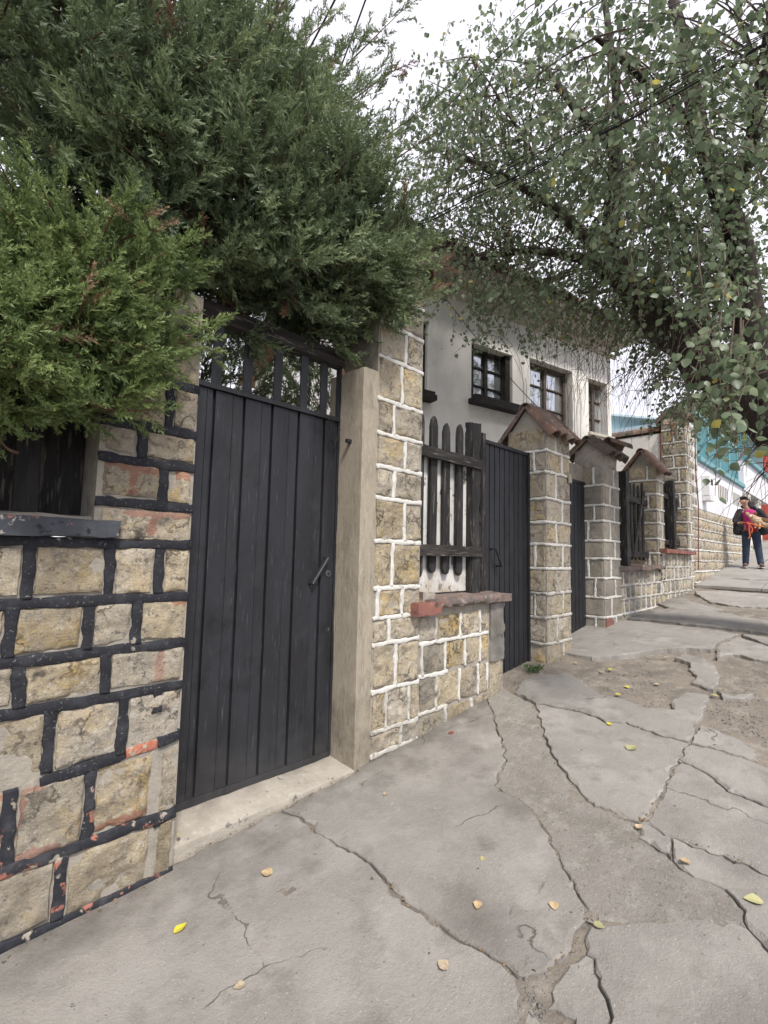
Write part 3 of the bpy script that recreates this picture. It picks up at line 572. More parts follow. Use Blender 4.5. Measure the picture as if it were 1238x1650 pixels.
for v in th.data.vertices:       # top falls away from the gate to a low worn lip that runs out to the left
    xw, yw = v.co.x+1.5, v.co.y+.1; q = min(max((xw-.985)/1.115, 0), 1); yf = .065-.08*q; y2 = .30-(.30-yw)*(.30-yf)/.33; s_ = min(max((.30-y2)/(.30-yf), 0), 1)
    zt = .186-min(max((s_-.25)/.75, 0), 1)*(.186-(.098+.072*q)); v.co.y = y2-.1
    if v.co.z > 0: v.co.z *= zt/.186
th.parent = None
# concrete door jamb + stone pier 1
p1 = thing('stone_pier', (2.4, 0, .2), 'tall tan stone pier with white joints and plastered jamb beside the handled gate', 'pillar')
rough_box('jamb', (2.10, -.004, -.1), (2.238, .36, 2.80), 'plaster_tan', p1, step=.03, amp=.0045, seed=5, chip=.007)
MB().box((2.236, 0, -.2), (2.71, .36, 3.72)).build('pier_core', 'mortar', p1)
F1 = Fr((0, -.001, 0), (1, 0, 0), (0, -1, 0))
z1 = [.02, .213, .357, .62, .928, 1.098, 1.302, 1.62, 1.918, 2.137, 2.372, 2.612, 2.921, 3.173, 3.42, 3.72]
v1 = [[2.45], [2.524], [2.376, 2.609], [2.466], [2.391], [2.279, 2.518], [2.41], [2.529], [2.413], [2.523], [2.399], [2.476], [2.51], [2.40], [2.52]]
ashlar(F1, 2.238, 2.708, z1, v1, p1, lambda x, z: 'white_paint' if z > .5 else 'white_paint_dirty', .030, amp=.018, proud=.015, res=.012, jp=.0125)
F1s = Fr((2.709, 0, 0), (0, 1, 0), (1, 0, 0))
ashlar(F1s, .0, .36, z1[6:], [[] for _ in z1[6:]], p1, 'white_paint', .034, res=.03)
box('hook', (2.06, .10, 2.285), (2.10, .125, 2.31), 'metal_black', p1, .003)
# roof tiles -------------------------------------------------------------------
def clay_tile(P, d, up, L, r0, r1, parent, mt='terracotta', th=.014, n=7, name='tile', arc=math.pi):
    """tapered half-pipe; P = middle of upper end, d = direction of run, up = convex side"""
    P = np.array(P, float); d = np.array(d, float)/np.linalg.norm(d); up = np.array(up, float); up -= d*np.dot(up, d); up /= np.linalg.norm(up); s = np.cross(d, up); V = []
    for k in range(4):
        t = k/3; r = r0+(r1-r0)*t
        for q in (r, r-th):
            for j in range(n+1):
                a = (math.pi-arc)/2+arc*j/n; V.append(P+d*L*t+s*math.cos(a)*q+up*(math.sin(a)*q-r*.0+random.uniform(-.002, .002)))
    m = n+1; F = []
    for k in range(3):
        o = k*2*m; o2 = (k+1)*2*m
        for j in range(n): F += [(o+j, o2+j, o2+j+1, o+j+1), (o+m+j+1, o2+m+j+1, o2+m+j, o+m+j)]
        F += [(o, o+m, o2+m, o2), (o+n, o2+n, o2+m+n, o+m+n)]
    for o, fl in ((0, 0), (6*m, 1)):
        for j in range(n): q = (o+j, o+j+1, o+m+j+1, o+m+j); F.append(q if fl else q[::-1])
    return mk(name, V, F, mt, parent, smooth=False)
def gable_cap(x0, x1, yf, yb, ze, za, parent, over=.08, tiles=3, mt='terracotta', ox=.04):
    ym = (yf+yb)/2
    MB().add([(x0+.01, yf+.03, ze-.01), (x0+.01, yb-.03, ze-.01), (x0+.01, ym, za-.04), (x1-.01, yf+.03, ze-.01), (x1-.01, yb-.03, ze-.01), (x1-.01, ym, za-.04)],
             [(0, 2, 1), (3, 4, 5), (0, 3, 5, 2), (2, 5, 4, 1), (0, 1, 4, 3)]).build('gable', 'mortar', parent)
    xw = (x1-x0+2*ox)/tiles
    for sgn, ye in ((-1, yf-over), (1, yb+over)):
        run = np.array([0, ye-ym, (ze-za)*(abs(ye-ym)/((yb-yf)/2))]); L = np.linalg.norm(run); nrm = np.array([0, (za-ze)*sgn, abs(ye-ym)]); 
        for k in range(tiles):
            x = x0-ox+(k+.5)*xw+random.uniform(-.012, .012)
            clay_tile(np.array([x, ym, za-.045])-run*.02, run+np.array([random.uniform(-.02, .02), 0, 0]), nrm, L*random.uniform(.97, 1.06), xw*.50, xw*.58, parent, mt)
    for k in range(2):
        xa = x0-ox+k*(x1-x0+ox)/2
        clay_tile((xa, ym, za-.05), (1, 0, random.uniform(-.02, .05)), (0, 0, 1), (x1-x0+ox)*.56, .07, .078, parent, mt)
gable_cap(2.24, 2.72, .0, .36, 3.74, 3.93, p1, .06, 3)
# low wall 1 with brick-red coping and picket fence ------------------------------
w1 = thing('low_wall', (3.28, 0, .25), 'low stone wall with white joints and a thick red coping slab', 'wall')
MB().box((2.712, .0, -.1), (3.865, .34, 1.135)).build('wall_core', 'mortar', w1)
zl = [.02, .375, .638, .878, 1.085]
ashlar(F1, 2.712, 3.62, zl, [[2.724, 3.028, 3.372], [2.915, 3.205, 3.472], [2.746, 3.02, 3.284, 3.5], [2.905, 3.212, 3.497]], w1, lambda x, z: ('white_paint_dirty' if x < 3.0 or z < .3 else 'white_paint'), .026, amp=.014, res=.014, smpick=lambda i, a: 'stone_dark' if a < 2.9 and i < 3 else 'stone', jskip=(1, 2))
for a, b, m in (((2.712, .375), (3.05, .37), 'white_paint_dirty'), ((2.712, .644), (3.05, .632), 'white_paint'), ((3.60, .40), (3.61, .62), 'white_paint')): joint(F1, a, b, .03, w1, m)
stone(F1, 3.63, 3.85, .30, .66, w1, 'stone', .010, .010); 
rough_box('patch', (3.64, -.024, .62), (3.862, .05, 1.12), 'concrete', w1, step=.03, amp=.009, seed=21, chip=.02)
rough_box('coping_slab', (2.74, -.075, 1.135), (3.90, .36, 1.205), 'sill_red', w1, step=.03, amp=.006, seed=8, chip=.02)
rough_box('coping_brick', (2.60, -.095, 1.095), (2.86, .02, 1.188), 'sill_edge', w1, step=.022, amp=.004, seed=9, chip=.012)
rough_box('mortar_lump', (2.72, -.03, 1.18), (2.86, .14, 1.255), 'mortar', w1, step=.025, amp=.028, seed=10, freq=14)
def picket(x, y, z0, z1, wd, th, parent, tip=.09, round_bot=True, lean=0, name='picket'):
    pr = [(-wd/2, z0+.05), (-wd*.32, z0+.012), (0, z0), (wd*.32, z0+.012), (wd/2, z0+.05), (wd/2, z1-tip), (wd*.33, z1-tip*.35), (0, z1), (-wd*.33, z1-tip*.35), (-wd/2, z1-tip)]
    V = [(x+u+lean*(z-z0), y+d, z) for d in (0, th) for u, z in pr]; n = len(pr)
    F = [tuple(range(n))[::-1][::-1], tuple(range(n, 2*n))[::-1]]+[(i, i+n, (i+1) % n+n, (i+1) % n) for i in range(n)]
    o = mk(name, V, F, 'wood_black', parent); bev(o, .006, 2); return o
f1 = thing('picket_fence', (3.28, .16, 1.21), 'weathered black picket fence panel on red coping, with thick square end post', 'fence')
for x, zt, l in ((2.885, 2.715, 0), (3.055, 2.70, .004), (3.235, 2.675, -.004), (3.42, 2.705, .003)): picket(x, .155, 1.36+random.uniform(-.02, .03), zt, .088, .03, f1, lean=l)
for z, zz in ((2.37, .01), (1.57, -.005)):
    o = rough_box('rail', (2.715, .112, z-.045), (3.70, .154, z+.045), 'wood_black_rail', f1, step=.03, amp=.004, seed=int(z*10), chip=.006)
o = rough_box('post', (3.575, .13, 1.20), (3.70, .22, 2.76), 'wood_black', f1, step=.035, amp=.005, seed=31, chip=.012)
o = rough_box('post', (3.775, .16, 1.20), (3.835, .21, 2.70), 'wood_black', f1, step=.035, amp=.004, seed=33, chip=.010)
for k in range(5): box('backing_board', (2.72+k*.171, .20, 1.22), (2.888+k*.171, .215, 2.36), 'peeling_white', f1, .002)
# gate 2
d2 = thing('metal_gate', (4.3, .21, .38), 'narrow black corrugated metal gate between picket fence post and gabled pillar', 'gate')
nx = 9; xa, xb = 3.87, 4.70
for k in range(nx): step_profile(xa+(xb-xa)*k/nx, xa+(xb-xa)*(k+1)/nx, .36, 2.63, .21, d2, ridge=.5, dp=.45)
box('back_plate', (xa, .224, .36), (xb, .232, 2.63), 'metal_black', d2, .002)
box('top_rail', (xa, .19, 2.62), (xb, .236, 2.655), 'metal_black', d2, .003); box('frame', (4.685, .18, .36), (4.715, .24, 2.66), 'metal_black', d2, .003)
MB().tube([(3.98, .20, 1.60), (3.96, .13, 1.60), (4.06, .13, 1.44), (4.08, .20, 1.44)], .012, 6).build('pull_handle', 'metal_black', d2)
# pillars 2,3 ---------------------------------------------------------------------
def pillar(name, x0, x1, yb, zb, zt, label, jm, sm, seed, n, amp=.010, jw=.027, side_sm=None, broken=0, vfront=.55, vside=.4, res=.02, z1_side=None):
    t = thing(name, ((x0+x1)/2, yb/2, zb), label, 'pillar')
    MB().box((x0, 0, zb-.4), (x1, yb, zt)).build('pillar_core', 'mortar', t)
    zs = list(np.linspace(zb-.02, zt, n+1))
    r = random.Random(seed); zs = [z+(r.uniform(-.02, .02) if 0 < i < n else 0) for i, z in enumerate(zs)]
    fF = Fr((0, -.001, 0), (1, 0, 0), (0, -1, 0)); fS = Fr((x0-.001, 0, 0), (0, 1, 0), (-1, 0, 0))
    wq, dq = x1-x0, yb
    ashlar(fF, x0, x1, zs, [[x0+wq*(.38 if i % 2 else .64)] for i in range(n)], t, jm, jw, sm, amp=amp, proud=.008, jp=.012, res=res)
    ashlar(fS, 0, yb, zs, [([yb*(.5 if i % 2 else .3)] if (i*7+seed) % 3 else []) for i in range(n)], t, jm, jw, side_sm or sm, amp=amp, proud=.008, jp=.012, res=res)
    return t
p2 = pillar('stone_pillar', 4.72, 5.285, .45, .42, 2.93, 'tan stone pillar with white joints and red gabled tile cap between two metal gates', lambda x, z: 'white_paint' if z > 1.2 else 'white_paint_dirty', 'stone', 3, 10, amp=.011)
gable_cap(4.72, 5.285, .0, .45, 2.93, 3.20, p2, .08, 4)
box('house_number_plate', (5.20, -.035, 2.37), (5.275, -.02, 2.47), 'plaque', p2, .003)
p3 = pillar('stone_pillar', 6.27, 6.825, .40, .56, 2.72, 'smooth grey stone pillar with white joints and broken tile cap', 'white_paint', 'stone_grey', 5, 9, amp=.005)
rough_box('cap_block', (6.29, .01, 2.72), (6.80, .39, 2.97), 'mortar', p3, step=.05, amp=.02, seed=41, chip=.03)
gable_cap(6.30, 6.80, .02, .38, 2.96, 3.13, p3, .09, 3, 'terracotta_dark')
clay_tile((6.55, .05, 3.08), (1, -.5, -.22), (0, 0, 1), .36, .085, .095, p3, 'terracotta_dark')
MB().add([(6.27, -.012, .56), (6.5, -.02, .55), (6.48, -.03, .74), (6.36, -.02, .79), (6.27, -.012, .78)], [(0, 1, 2, 3, 4)]).build('exposed_brick', 'sill_edge', p3)
d3 = thing('metal_gate', (5.8, .24, .5), 'narrow black metal gate seen between the gabled pillar and the grey pillar', 'gate')
for k in range(9): step_profile(5.29+.98*k/9, 5.29+.98*(k+1)/9, .47, 2.50, .24, d3, ridge=.5, dp=.45)
box('back_plate', (5.29, .255, .47), (6.27, .262, 2.50), 'metal_black', d3, .002); box('top_rail', (5.29, .225, 2.49), (6.27, .265, 2.525), 'metal_black', d3, .003)
box('bottom_rail', (5.29, .225, .46), (6.27, .265, .50), 'metal_black', d3, .003)
rough_box('lintel', (5.9, .26, 2.53), (6.268, .38, 2.74), 'mortar', p3, step=.05, amp=.01, seed=44)
# low walls 2, 3 + fences 2, 3 + pillars 4, 5 -----------------------------------------
def lowwall(x0, x1, zb, zt, label, seed, mt='sill_red'):
    t = thing('low_wall', ((x0+x1)/2, 0, zb), label, 'wall')
    MB().box((x0, 0, zb-.5), (x1, .34, zt-.07)).build('wall_core', 'mortar', t)
    r = random.Random(seed); zs = list(np.linspace(zb-.15, zt-.08, 5)); vj = []
    for i in range(4):
        x = x0+r.uniform(.05, .2); q = []
        while x < x1: q.append(x); x += r.uniform(.16, .27)
        vj.append(q)
    ashlar(F1, x0, x1, zs, vj, t, lambda x, z: 'white_paint' if r.random() > .55 else 'white_paint_dirty', .026, amp=.014, res=.03, smpick=lambda i, a: 'stone_dark' if r.random() < .4 else 'stone')
    n = 3
    for k in range(n):
        a = x0-.06+(x1-x0+.06)*k/n; rough_box('coping_slab', (a, -.10+r.uniform(-.02, .02), zt-.07+r.uniform(-.01, .01)), (a+(x1-x0+.06)/n-.008, .3, zt+r.uniform(-.012, .012)), mt, t, step=.06, amp=.007, seed=seed+k, chip=.022)
    return t
lowwall(6.83, 8.6, .75, 1.44, 'low stone wall with dark broken coping under the braced picket fence', 61, 'sill_red')
lowwall(8.62, 10.50, .92, 1.70, 'low stone wall with even red coping next to the tall far pillar', 71, 'sill_edge')
p4 = pillar('stone_pillar', 8.50, 8.86, .43, 1.42, 3.06, 'short stone pillar with white joints and small red gabled cap on dark coping', 'white_paint', 'stone', 7, 7, amp=.011, res=.03)
gable_cap(8.50, 8.86, .0, .43, 3.06, 3.34, p4, .09, 3)
p5 = pillar('stone_pillar', 10.36, 10.72, .40, 1.0, 4.30, 'tallest stone pillar at the far end with white joints and red streak near top', 'white_paint', 'stone', 8, 13, amp=.012, res=.03)
gable_cap(10.36, 10.72, .0, .40, 4.30, 4.48, p5, .07, 2)
joint(Fr((10.359, 0, 0), (0, 1, 0), (-1, 0, 0)), (.04, 4.16), (.36, 4.18), .03, p5, 'red_paint', .018, 'paint_mark'); joint(Fr((10.359, 0, 0), (0, 1, 0), (-1, 0, 0)), (.2, 4.16), (.21, 3.95), .03, p5, 'red_paint', .018, 'paint_mark')
f2 = thing('picket_fence', (7.6, .17, 1.45), 'black picket fence with diagonal brace between grey pillar and short pillar', 'fence')
for k in range(9):
    x = 6.93+k*.185; picket(x, .175, 1.50+random.uniform(0, .04), 2.74+random.uniform(-.05, .05), .08, .028, f2, lean=random.uniform(-.01, .01))
for z in (2.44, 1.60): rough_box('rail', (6.83, .13, z-.045), (8.5, .174, z+.045), 'wood_black_rail', f2, step=.08, amp=.004, seed=int(z*10)+3, chip=.006)
rough_box('post', (7.26, .05, 1.42), (7.40, .17, 2.80), 'wood_black', f2, step=.06, amp=.005, seed=51, chip=.01)
mb = MB().box((-.045, .115, 0), (.045, .129, 1.05), fr=lambda v: np.stack([v[:, 0]+7.75+.52*(v[:, 2]), v[:, 1], v[:, 2]+1.56], -1)); mb.build('brace', 'wood_black', f2, bevel=.004)
f3 = thing('picket_fence', (9.6, .17, 1.7), 'narrow black picket fence panel between short pillar and tall far pillar', 'fence')
for k in range(8): picket(8.98+k*.185, .175, 1.76, 2.92+random.uniform(-.04, .04), .08, .028, f3)
for z in (2.66, 1.84): rough_box('rail', (8.87, .13, z-.045), (10.36, .174, z+.045), 'wood_black_rail', f3, step=.08, amp=.004, seed=int(z*10)+6, chip=.006)
rough_box('post', (9.66, .05, 1.69), (9.78, .17, 2.96), 'wood_black', f3, step=.06, amp=.005, seed=57, chip=.01)
mb = MB().box((-.04, .115, 0), (.04, .129, .86), fr=lambda v: np.stack([v[:, 0]+9.85+.42*(v[:, 2]), v[:, 1], v[:, 2]+1.80], -1)); mb.build('brace', 'wood_black', f3, bevel=.004)
# white side wall running back from the tall pillar
sw = thing('side_wall', (10.5, 1, .9), 'plain white plastered side wall with tile coping behind the tall far pillar', 'wall')
MB().box((10.40, .401, .6), (10.60, 1.6, 4.02)).build('wall_face', 'house_white', sw)
for k in range(8): clay_tile((10.50, .44+k*.15, 4.07), (0, 1, 0), (0, 0, 1), .19, .12, .13, sw, 'terracotta_dark')
MB().tube([(10.33, .41, 4.0), (10.335, .415, 2.9), (10.33, .41, 1.7)], .018, 6).build('drain_pipe', 'red_pipe', sw)
MB().tube([(10.90, -.05, 4.75), (10.88, -.06, 4.0), (10.86, -.05, 3.3), (10.90, -.07, 2.6), (10.84, -.06, 1.9), (10.82, -.05, 1.35)], .010, 6).build('red_hose', 'red_pipe')
tag(bpy.data.objects['red_hose'], 'thin red hose hanging down beside the tall far pillar', 'hose')
# ------------------------------------------------------------------ white house behind the fence
hu = np.array([-math.cos(R_(13)), math.sin(R_(13)), 0]); hn = np.array([-math.sin(R_(13)), -math.cos(R_(13)), 0]); H0 = np.array([9.5, 1.1, 0.])
hs = thing('white_house', (6.5, 1.8, .9), 'white plastered house with dark framed windows and mossy tile eaves behind the fence', 'house')
def HP(px, py, off=0): p = WP(px, py, H0+hn*off, hn); return float(np.dot(p-H0, hu)), float(p[2])
def hbox(a, b):   # (u, out, z) box in the house frame
    return lambda v: H0+v[:, :1]*hu+v[:, 1:2]*hn+v[:, 2:3]*np.array([0, 0, 1.])
def hb(mb, a, b): mb.box(a, b, fr=hbox(a, b)); return mb
wins = []
for (l, t), (r, b) in (((948, 609), (984, 700)), ((854, 576), (922, 690)), ((760, 551), (826, 650)), ((668, 512), (690, 636))):
    ul, zt = HP(l, t); ur, _ = HP(r, t); _, zb = HP((l+r)/2, b); wins.append((ur, ul, zb, zt))
ztop = HP(840, 505)[1]; UL = 5.2
mb = MB(); cur = 0
for (ua, ub, za, zb) in wins:
    hb(mb, (cur, -.28, .4), (ua, 0, ztop)); hb(mb, (ua, -.28, .4), (ub, 0, za)); hb(mb, (ua, -.28, zb), (ub, 0, ztop)); cur = ub
hb(mb, (cur, -.28, .4), (UL, 0, ztop))
hb(mb, (0, -6, .4), (.25, -.281, ztop)); hb(mb, (UL-.25, -6, .4), (UL, -.281, ztop)); hb(mb, (.25, -6, .4), (UL-.25, -5.8, ztop))
mb.build('wall', 'house_white', hs)
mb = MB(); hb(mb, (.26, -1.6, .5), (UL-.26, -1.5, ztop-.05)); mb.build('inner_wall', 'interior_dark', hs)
for k, (ua, ub, za, zb) in enumerate(wins):
    wm = 'wood_brown' if k in (0, 1) else 'wood_window'
    mb = MB(); y0, y1 = -.22, -.15
    for a, b in (((ua, y0, za), (ua+.06, y1, zb)), ((ub-.06, y0, za), (ub, y1, zb)), ((ua+.06, y0, za), (ub-.06, y1, za+.06)), ((ua+.06, y0, zb-.06), (ub-.06, y1, zb))): hb(mb, a, b)
    um = (ua+ub)/2; hb(mb, (um-.035, y0, za+.06), (um+.035, y1, zb-.06))
    wd = mb.build('window', wm, hs)
    for j in (1, 2):
        z = za+(zb-za)*j/3
        for a, b in ((ua+.061, um-.036), (um+.036, ub-.061)): mb = MB(); hb(mb, (a, y0+.01, z-.012), (b, y1-.012, z+.012)); mb.build('glazing_bar', wm, wd)
    for a, b in ((ua+.06, um-.035), (um+.035, ub-.06)):
        for j in range(3):
            mb = MB(); hb(mb, (a, y0+.02, za+.06+(zb-za-.12)*j/3), (b, y0+.026, za+.06+(zb-za-.12)*(j+1)/3-.004)); mb.build('pane', 'glass', wd)
    if k in (2, 3):
        mb = MB(); hb(mb, (ua-.06, -.10, za-.10), (ub+.06, .17, za-.02)); hb(mb, (ua-.04, .09, za-.02), (ub+.04, .15, za+.03)); o = mb.build('sill', 'wood_window', wd)
        for s in ((ua-.0, ua+.10), (ub-.10, ub)):
            mb = MB(); hb(mb, (s[0], -.15, za), (s[1], -.06, zb)); mb.build('shutter', 'wood_window', wd)
    else:
        mb = MB(); hb(mb, (ua-.03, -.2, za-.05), (ub+.03, .05, za)); mb.build('sill', 'cream_trim', wd)
# iron grille hoops in front of window 2
ua, ub, za, zb = wins[1]
for j in range(9):
    u = ua-.15+j*(ub-ua+.3)/8; p = lambda uu, oo, z: H0+hu*uu+hn*oo+np.array([0, 0, z])
    MB().tube([p(u, .04, zb-.25-.02*j), p(u+.01, .07, (za+zb)/2), p(u, .05, za-.12)], .004, 5).build('grille_bar', 'cable', hs)
mb = MB(); hb(mb, (-.25, .001, ztop-.20), (UL+.2, .05, ztop-.12)); mb.build('cornice', 'cream_trim', hs)
ze = HP(840, 478, .5)[1]
mb = MB(); hb(mb, (-.3, -.3, ztop), (UL+.3, .50, ztop+.05)); mb.build('soffit', 'cream_trim', hs)
mb = MB(); hb(mb, (-.35, .50, ztop-.01), (UL+.35, .53, ztop+.10)); mb.build('fascia', 'wood_brown', hs)
sl = math.tan(R_(20))
rp = lambda u, o_, dz=0: H0+hu*u+hn*o_+np.array([0, 0, ztop+.12+(.6-o_)*sl+dz])
rf = MB().add([rp(-.4, .56), rp(UL+.4, .56), rp(UL+.4, -2.6), rp(-.4, -2.6), rp(-.4, -6.3)-np.array([0, 0, 2*3.7*sl]), rp(UL+.4, -6.3)-np.array([0, 0, 2*3.7*sl])], [(0, 1, 2, 3), (3, 2, 5, 4)]).build('roof', 'terracotta_dark', hs)
nt_ = int((UL+.8)/.19)
for k in range(nt_):
    for row in range(3):
        P = rp(-.35+k*.19+random.uniform(-.01, .01), .02-row*.42, .03+.012*row); d = hn-np.array([0, 0, sl]); clay_tile(P, d, (0, 0, 1), .60+random.uniform(-.03, .03), .085, .10, rf, 'terracotta_dark', n=5)
# ------------------------------------------------------------------ neighbour: ashlar base, white wall, turquoise railing
nb = thing('neighbour_wall', (13.5, 0, 1.2), 'white street wall on a pale stone base with rows of narrow slots', 'wall')
zb_, zt_ = 2.58, 3.55
MB().box((10.74, .02, .6), (16.3, .3, zb_)).build('base_core', 'white_paint_dirty', nb)
MB().box((11.30, .01, zb_), (16.3, .28, zt_)).build('upper_wall', 'shop_white', nb)
MB().box((10.735, .012, zb_), (11.295, .29, 4.25)).build('stone_return_core', 'white_paint', nb)
FN = Fr((0, .012, 0), (1, 0, 0), (0, -1, 0))
r = random.Random(5); zz = [zb_-.225*k for k in range(9)]
zq = [zb_-.212*k for k in range(9)][::-1]; vjn = []
for i in range(8):
    x = 10.8+r.uniform(0, .2); q = []
    while x < 16.2: q.append(x); x += r.uniform(.20, .34)
    vjn.append(q)
for i in range(8):
    xs_ = [x for x in [10.75]+vjn[i]+[16.28] if G(x) < zq[i+1]+.05]
    if len(xs_) > 2: ashlar(FN, xs_[0], xs_[-1], [zq[i], zq[i+1]], [xs_[1:-1]], nb, lambda x, z: 'white_paint_dirty', .014, 'stone', amp=.016, proud=.02, jp=.013, res=.05)
    if i and len(xs_) > 2: joint(FN, (10.75, zq[i]), (xs_[-1], zq[i]), .024, nb, 'white_paint' if i % 3 else 'white_paint_dirty', .012, rag=.008, res=.05)
for i in range(7):
    x = 10.75
    while x < 11.25:
        L = r.uniform(.18, .28); stone(FN, x+.01, min(x+L, 11.29)-.01, zb_+i*.235+.012, zb_+(i+1)*.235-.012, nb, 'stone_grey', .012, .016, res=.045); x += L
for xc, n in ((12.35, 4), (13.75, 6), (15.45, 6)):
    for k in range(n): box('slot', (xc+(k-n/2)*.19, .0, 2.98), (xc+(k-n/2)*.19+.07, .02, 3.30), 'stone_grey', nb, 0)
box('capping', (11.28, -.06, zt_), (16.35, .34, zt_+.10), 'turquoise', nb, .006)
mtb = thing('meter_box', (11.75, 0, 2.95), 'small white electricity meter box with dark display on the white street wall', 'meter box')
box('case', (11.60, -.13, 2.86), (11.92, .009, 3.28), 'plastic_white', mtb, .01); box('display', (11.74, -.138, 3.10), (11.88, -.13, 3.22), 'interior_dark', mtb, .002); box('lower_case', (11.60, -.14, 2.76), (11.92, .009, 2.855), 'plastic_white', mtb, .01)
rl = thing('railing', (13.8, .1, zt_+.1), 'turquoise metal railing with vertical bars on top of the white street wall', 'railing')
for k in range(5): box('post', (11.42+k*1.15, .05, zt_+.10), (11.50+k*1.15, .13, 4.75), 'turquoise', rl, .004)
for k in range(46):
    x = 11.5+k*.104; box('bar', (x, .08, zt_+.14), (x+.02, .10, 4.62), 'turquoise', rl, 0)
box('top_rail', (11.42, .06, 4.62), (16.2, .12, 4.68), 'turquoise', rl, .004); box('bottom_rail', (11.42, .061, zt_+.16), (16.2, .119, zt_+.21), 'turquoise', rl, .004)
for k in range(4): MB().add([(11.55+k*1.15, .14, zt_+.2), (12.50+k*1.15, .14, zt_+.2), (12.50+k*1.15, .15, 4.3), (11.55+k*1.15, .15, 4.3)], [(0, 1, 2, 3)]).build('infill_sheet', 'turquoise_pale', rl)
# neighbour's entrance further up
en = thing('entrance_porch', (17.6, 0, 1.85), 'white lintelled entrance on chequered stone posts beyond the slotted white wall', 'porch')
for x0 in (16.36, 17.1, 19.0):
    MB().box((x0, .0, 1.2), (x0+.45, .45, 3.5)).build('post_core', 'white_paint', en)
    for i in range(8):
        for (f_, a, b) in ((Fr((0, -.001, 0), (1, 0, 0), (0, -1, 0)), x0, x0+.45), (Fr((x0-.001, 0, 0), (0, 1, 0), (-1, 0, 0)), 0, .45)):
            z = 1.62+i*.235
            if i % 2: stone(f_, a+.03, b-.03, z, z+.2, en, 'stone_dark', .008, .012, res=.06)
            else: stone(f_, a+.03, (a+b)/2-.02, z, z+.2, en, 'stone_dark', .008, .012, res=.06); stone(f_, (a+b)/2+.02, b-.03, z, z+.2, en, 'stone_dark', .008, .012, res=.06)
MB().box((16.34, -.03, 3.5), (21, .5, 4.35)).build('lintel', 'shop_white', en); box('capping', (16.36, -.12, 4.352), (21.2, .6, 4.47), 'turquoise', en, .005)
box('door', (17.56, .35, 1.7), (18.98, .4, 3.49), 'interior_dark', en, .004)
for k in range(14): box('upper_bar', (16.4+k*.33, .05, 4.47), (16.43+k*.33, .08, 5.3), 'turquoise', en, 0)
box('upper_rail', (16.4, .04, 5.3), (21, .1, 5.36), 'turquoise', en, 0)
# neighbour's house and the red house
tb = thing('turquoise_house', (15, 3, 1.5), 'pale turquoise building with sloping sheet roof behind the railing', 'house')
MB().box((15.6, 1.8, 1.0), (22.0, 7, 5.6)).build('wall', 'turquoise_pale', tb)
MB().add([(15.4, 1.5, 5.55), (22.1, 1.5, 5.85), (22.1, 4.5, 6.7), (15.4, 4.5, 6.4), (15.4, 1.5, 5.61), (22.1, 1.5, 5.91), (22.1, 4.5, 6.76), (15.4, 4.5, 6.46)], [(0, 3, 2, 1), (4, 5, 6, 7), (0, 1, 5, 4), (1, 2, 6, 5), (2, 3, 7, 6), (3, 0, 4, 7)]).build('roof', 'turquoise_pale', tb)
for k in range(4):
    wd = box('window', (15.9+k*1.5, 1.77, 3.8), (16.9+k*1.5, 1.8, 5.0), 'shop_white', tb, .004)
    for j in range(2): box('pane', (15.96+k*1.5+j*.46, 1.76, 3.86), (16.38+k*1.5+j*.46, 1.768, 4.94), 'glass', wd, 0)
rh = thing('red_house', (26, 0, 2.6), 'bright red house at the top of the street beyond the porch', 'house')
MB().box((22.2, -.1, 1.5), (30, 5, 6.3)).build('wall', 'red_house', rh)
MB().add([(21.8, -.5, 6.3), (30.4, -.5, 6.3), (30.4, 2.5, 7.4), (21.8, 2.5, 7.4), (30.4, 5.4, 6.3), (21.8, 5.4, 6.3)], [(0, 1, 2, 3), (3, 2, 4, 5), (0, 3, 5), (1, 4, 2)]).build('roof', 'red_house', rh)
for k in range(3):
    wd = box('window', (22.9+k*2.2, -.14, 4.0), (24.0+k*2.2, -.1, 5.2), 'shop_white', rh, 0); box('pane', (22.98+k*2.2, -.15, 4.06), (23.92+k*2.2, -.142, 5.14), 'glass', wd, 0)
box('door', (21.95, .6, 2.2), (22.19, 1.5, 4.2), 'interior_dark', rh, 0)

# ------------------------------------------------------------------ overhead cables
def cable(a, b, sag, rad, label, kink=0):
    a, b = np.array(a), np.array(b); t = np.linspace(0, 1, 24)[:, None]; P = a+(b-a)*t; P[:, 2] -= (4*sag*t*(1-t))[:, 0]; P = P+kink*np.stack([np.sin(t[:, 0]*29), np.cos(t[:, 0]*23), np.sin(t[:, 0]*31)], -1)*.01
    o = MB().tube(P, rad, 6).build('overhead_cable', 'cable', loc=a); return tag(o, label, 'cable', 'overhead cables above the pavement')
for k in range(6):
    o_ = RNG.normal(size=3)*.035; cable(WD(1420+k*4, -45-k*3, 3.0)+o_, WD(560, 384+9*(k % 3), 5.6)+o_*1.5, .05+.015*k, .0035 if k < 4 else .006, 'black cable of the slack bundle crossing the leafy tree', 1)
cable(WD(980, -80, 3.6), WD(600, 285, 6.0), .02, .005, 'single taut black cable rising steeply over the garden trees')
cable(WD(560, -40, 6), WD(470, 130, 7.5), .03, .014, 'black cable hanging between the conifer tips against the sky'); cable(WD(600, -30, 6), WD(545, 120, 7.5), .01, .012, 'thin straight cable between upright conifer tips')
cable(H0+hu*1.6+hn*.03+np.array([0, 0, 3.9]), WD(700, 455, 6), .12, .006, 'thin cable sagging across the white house front')

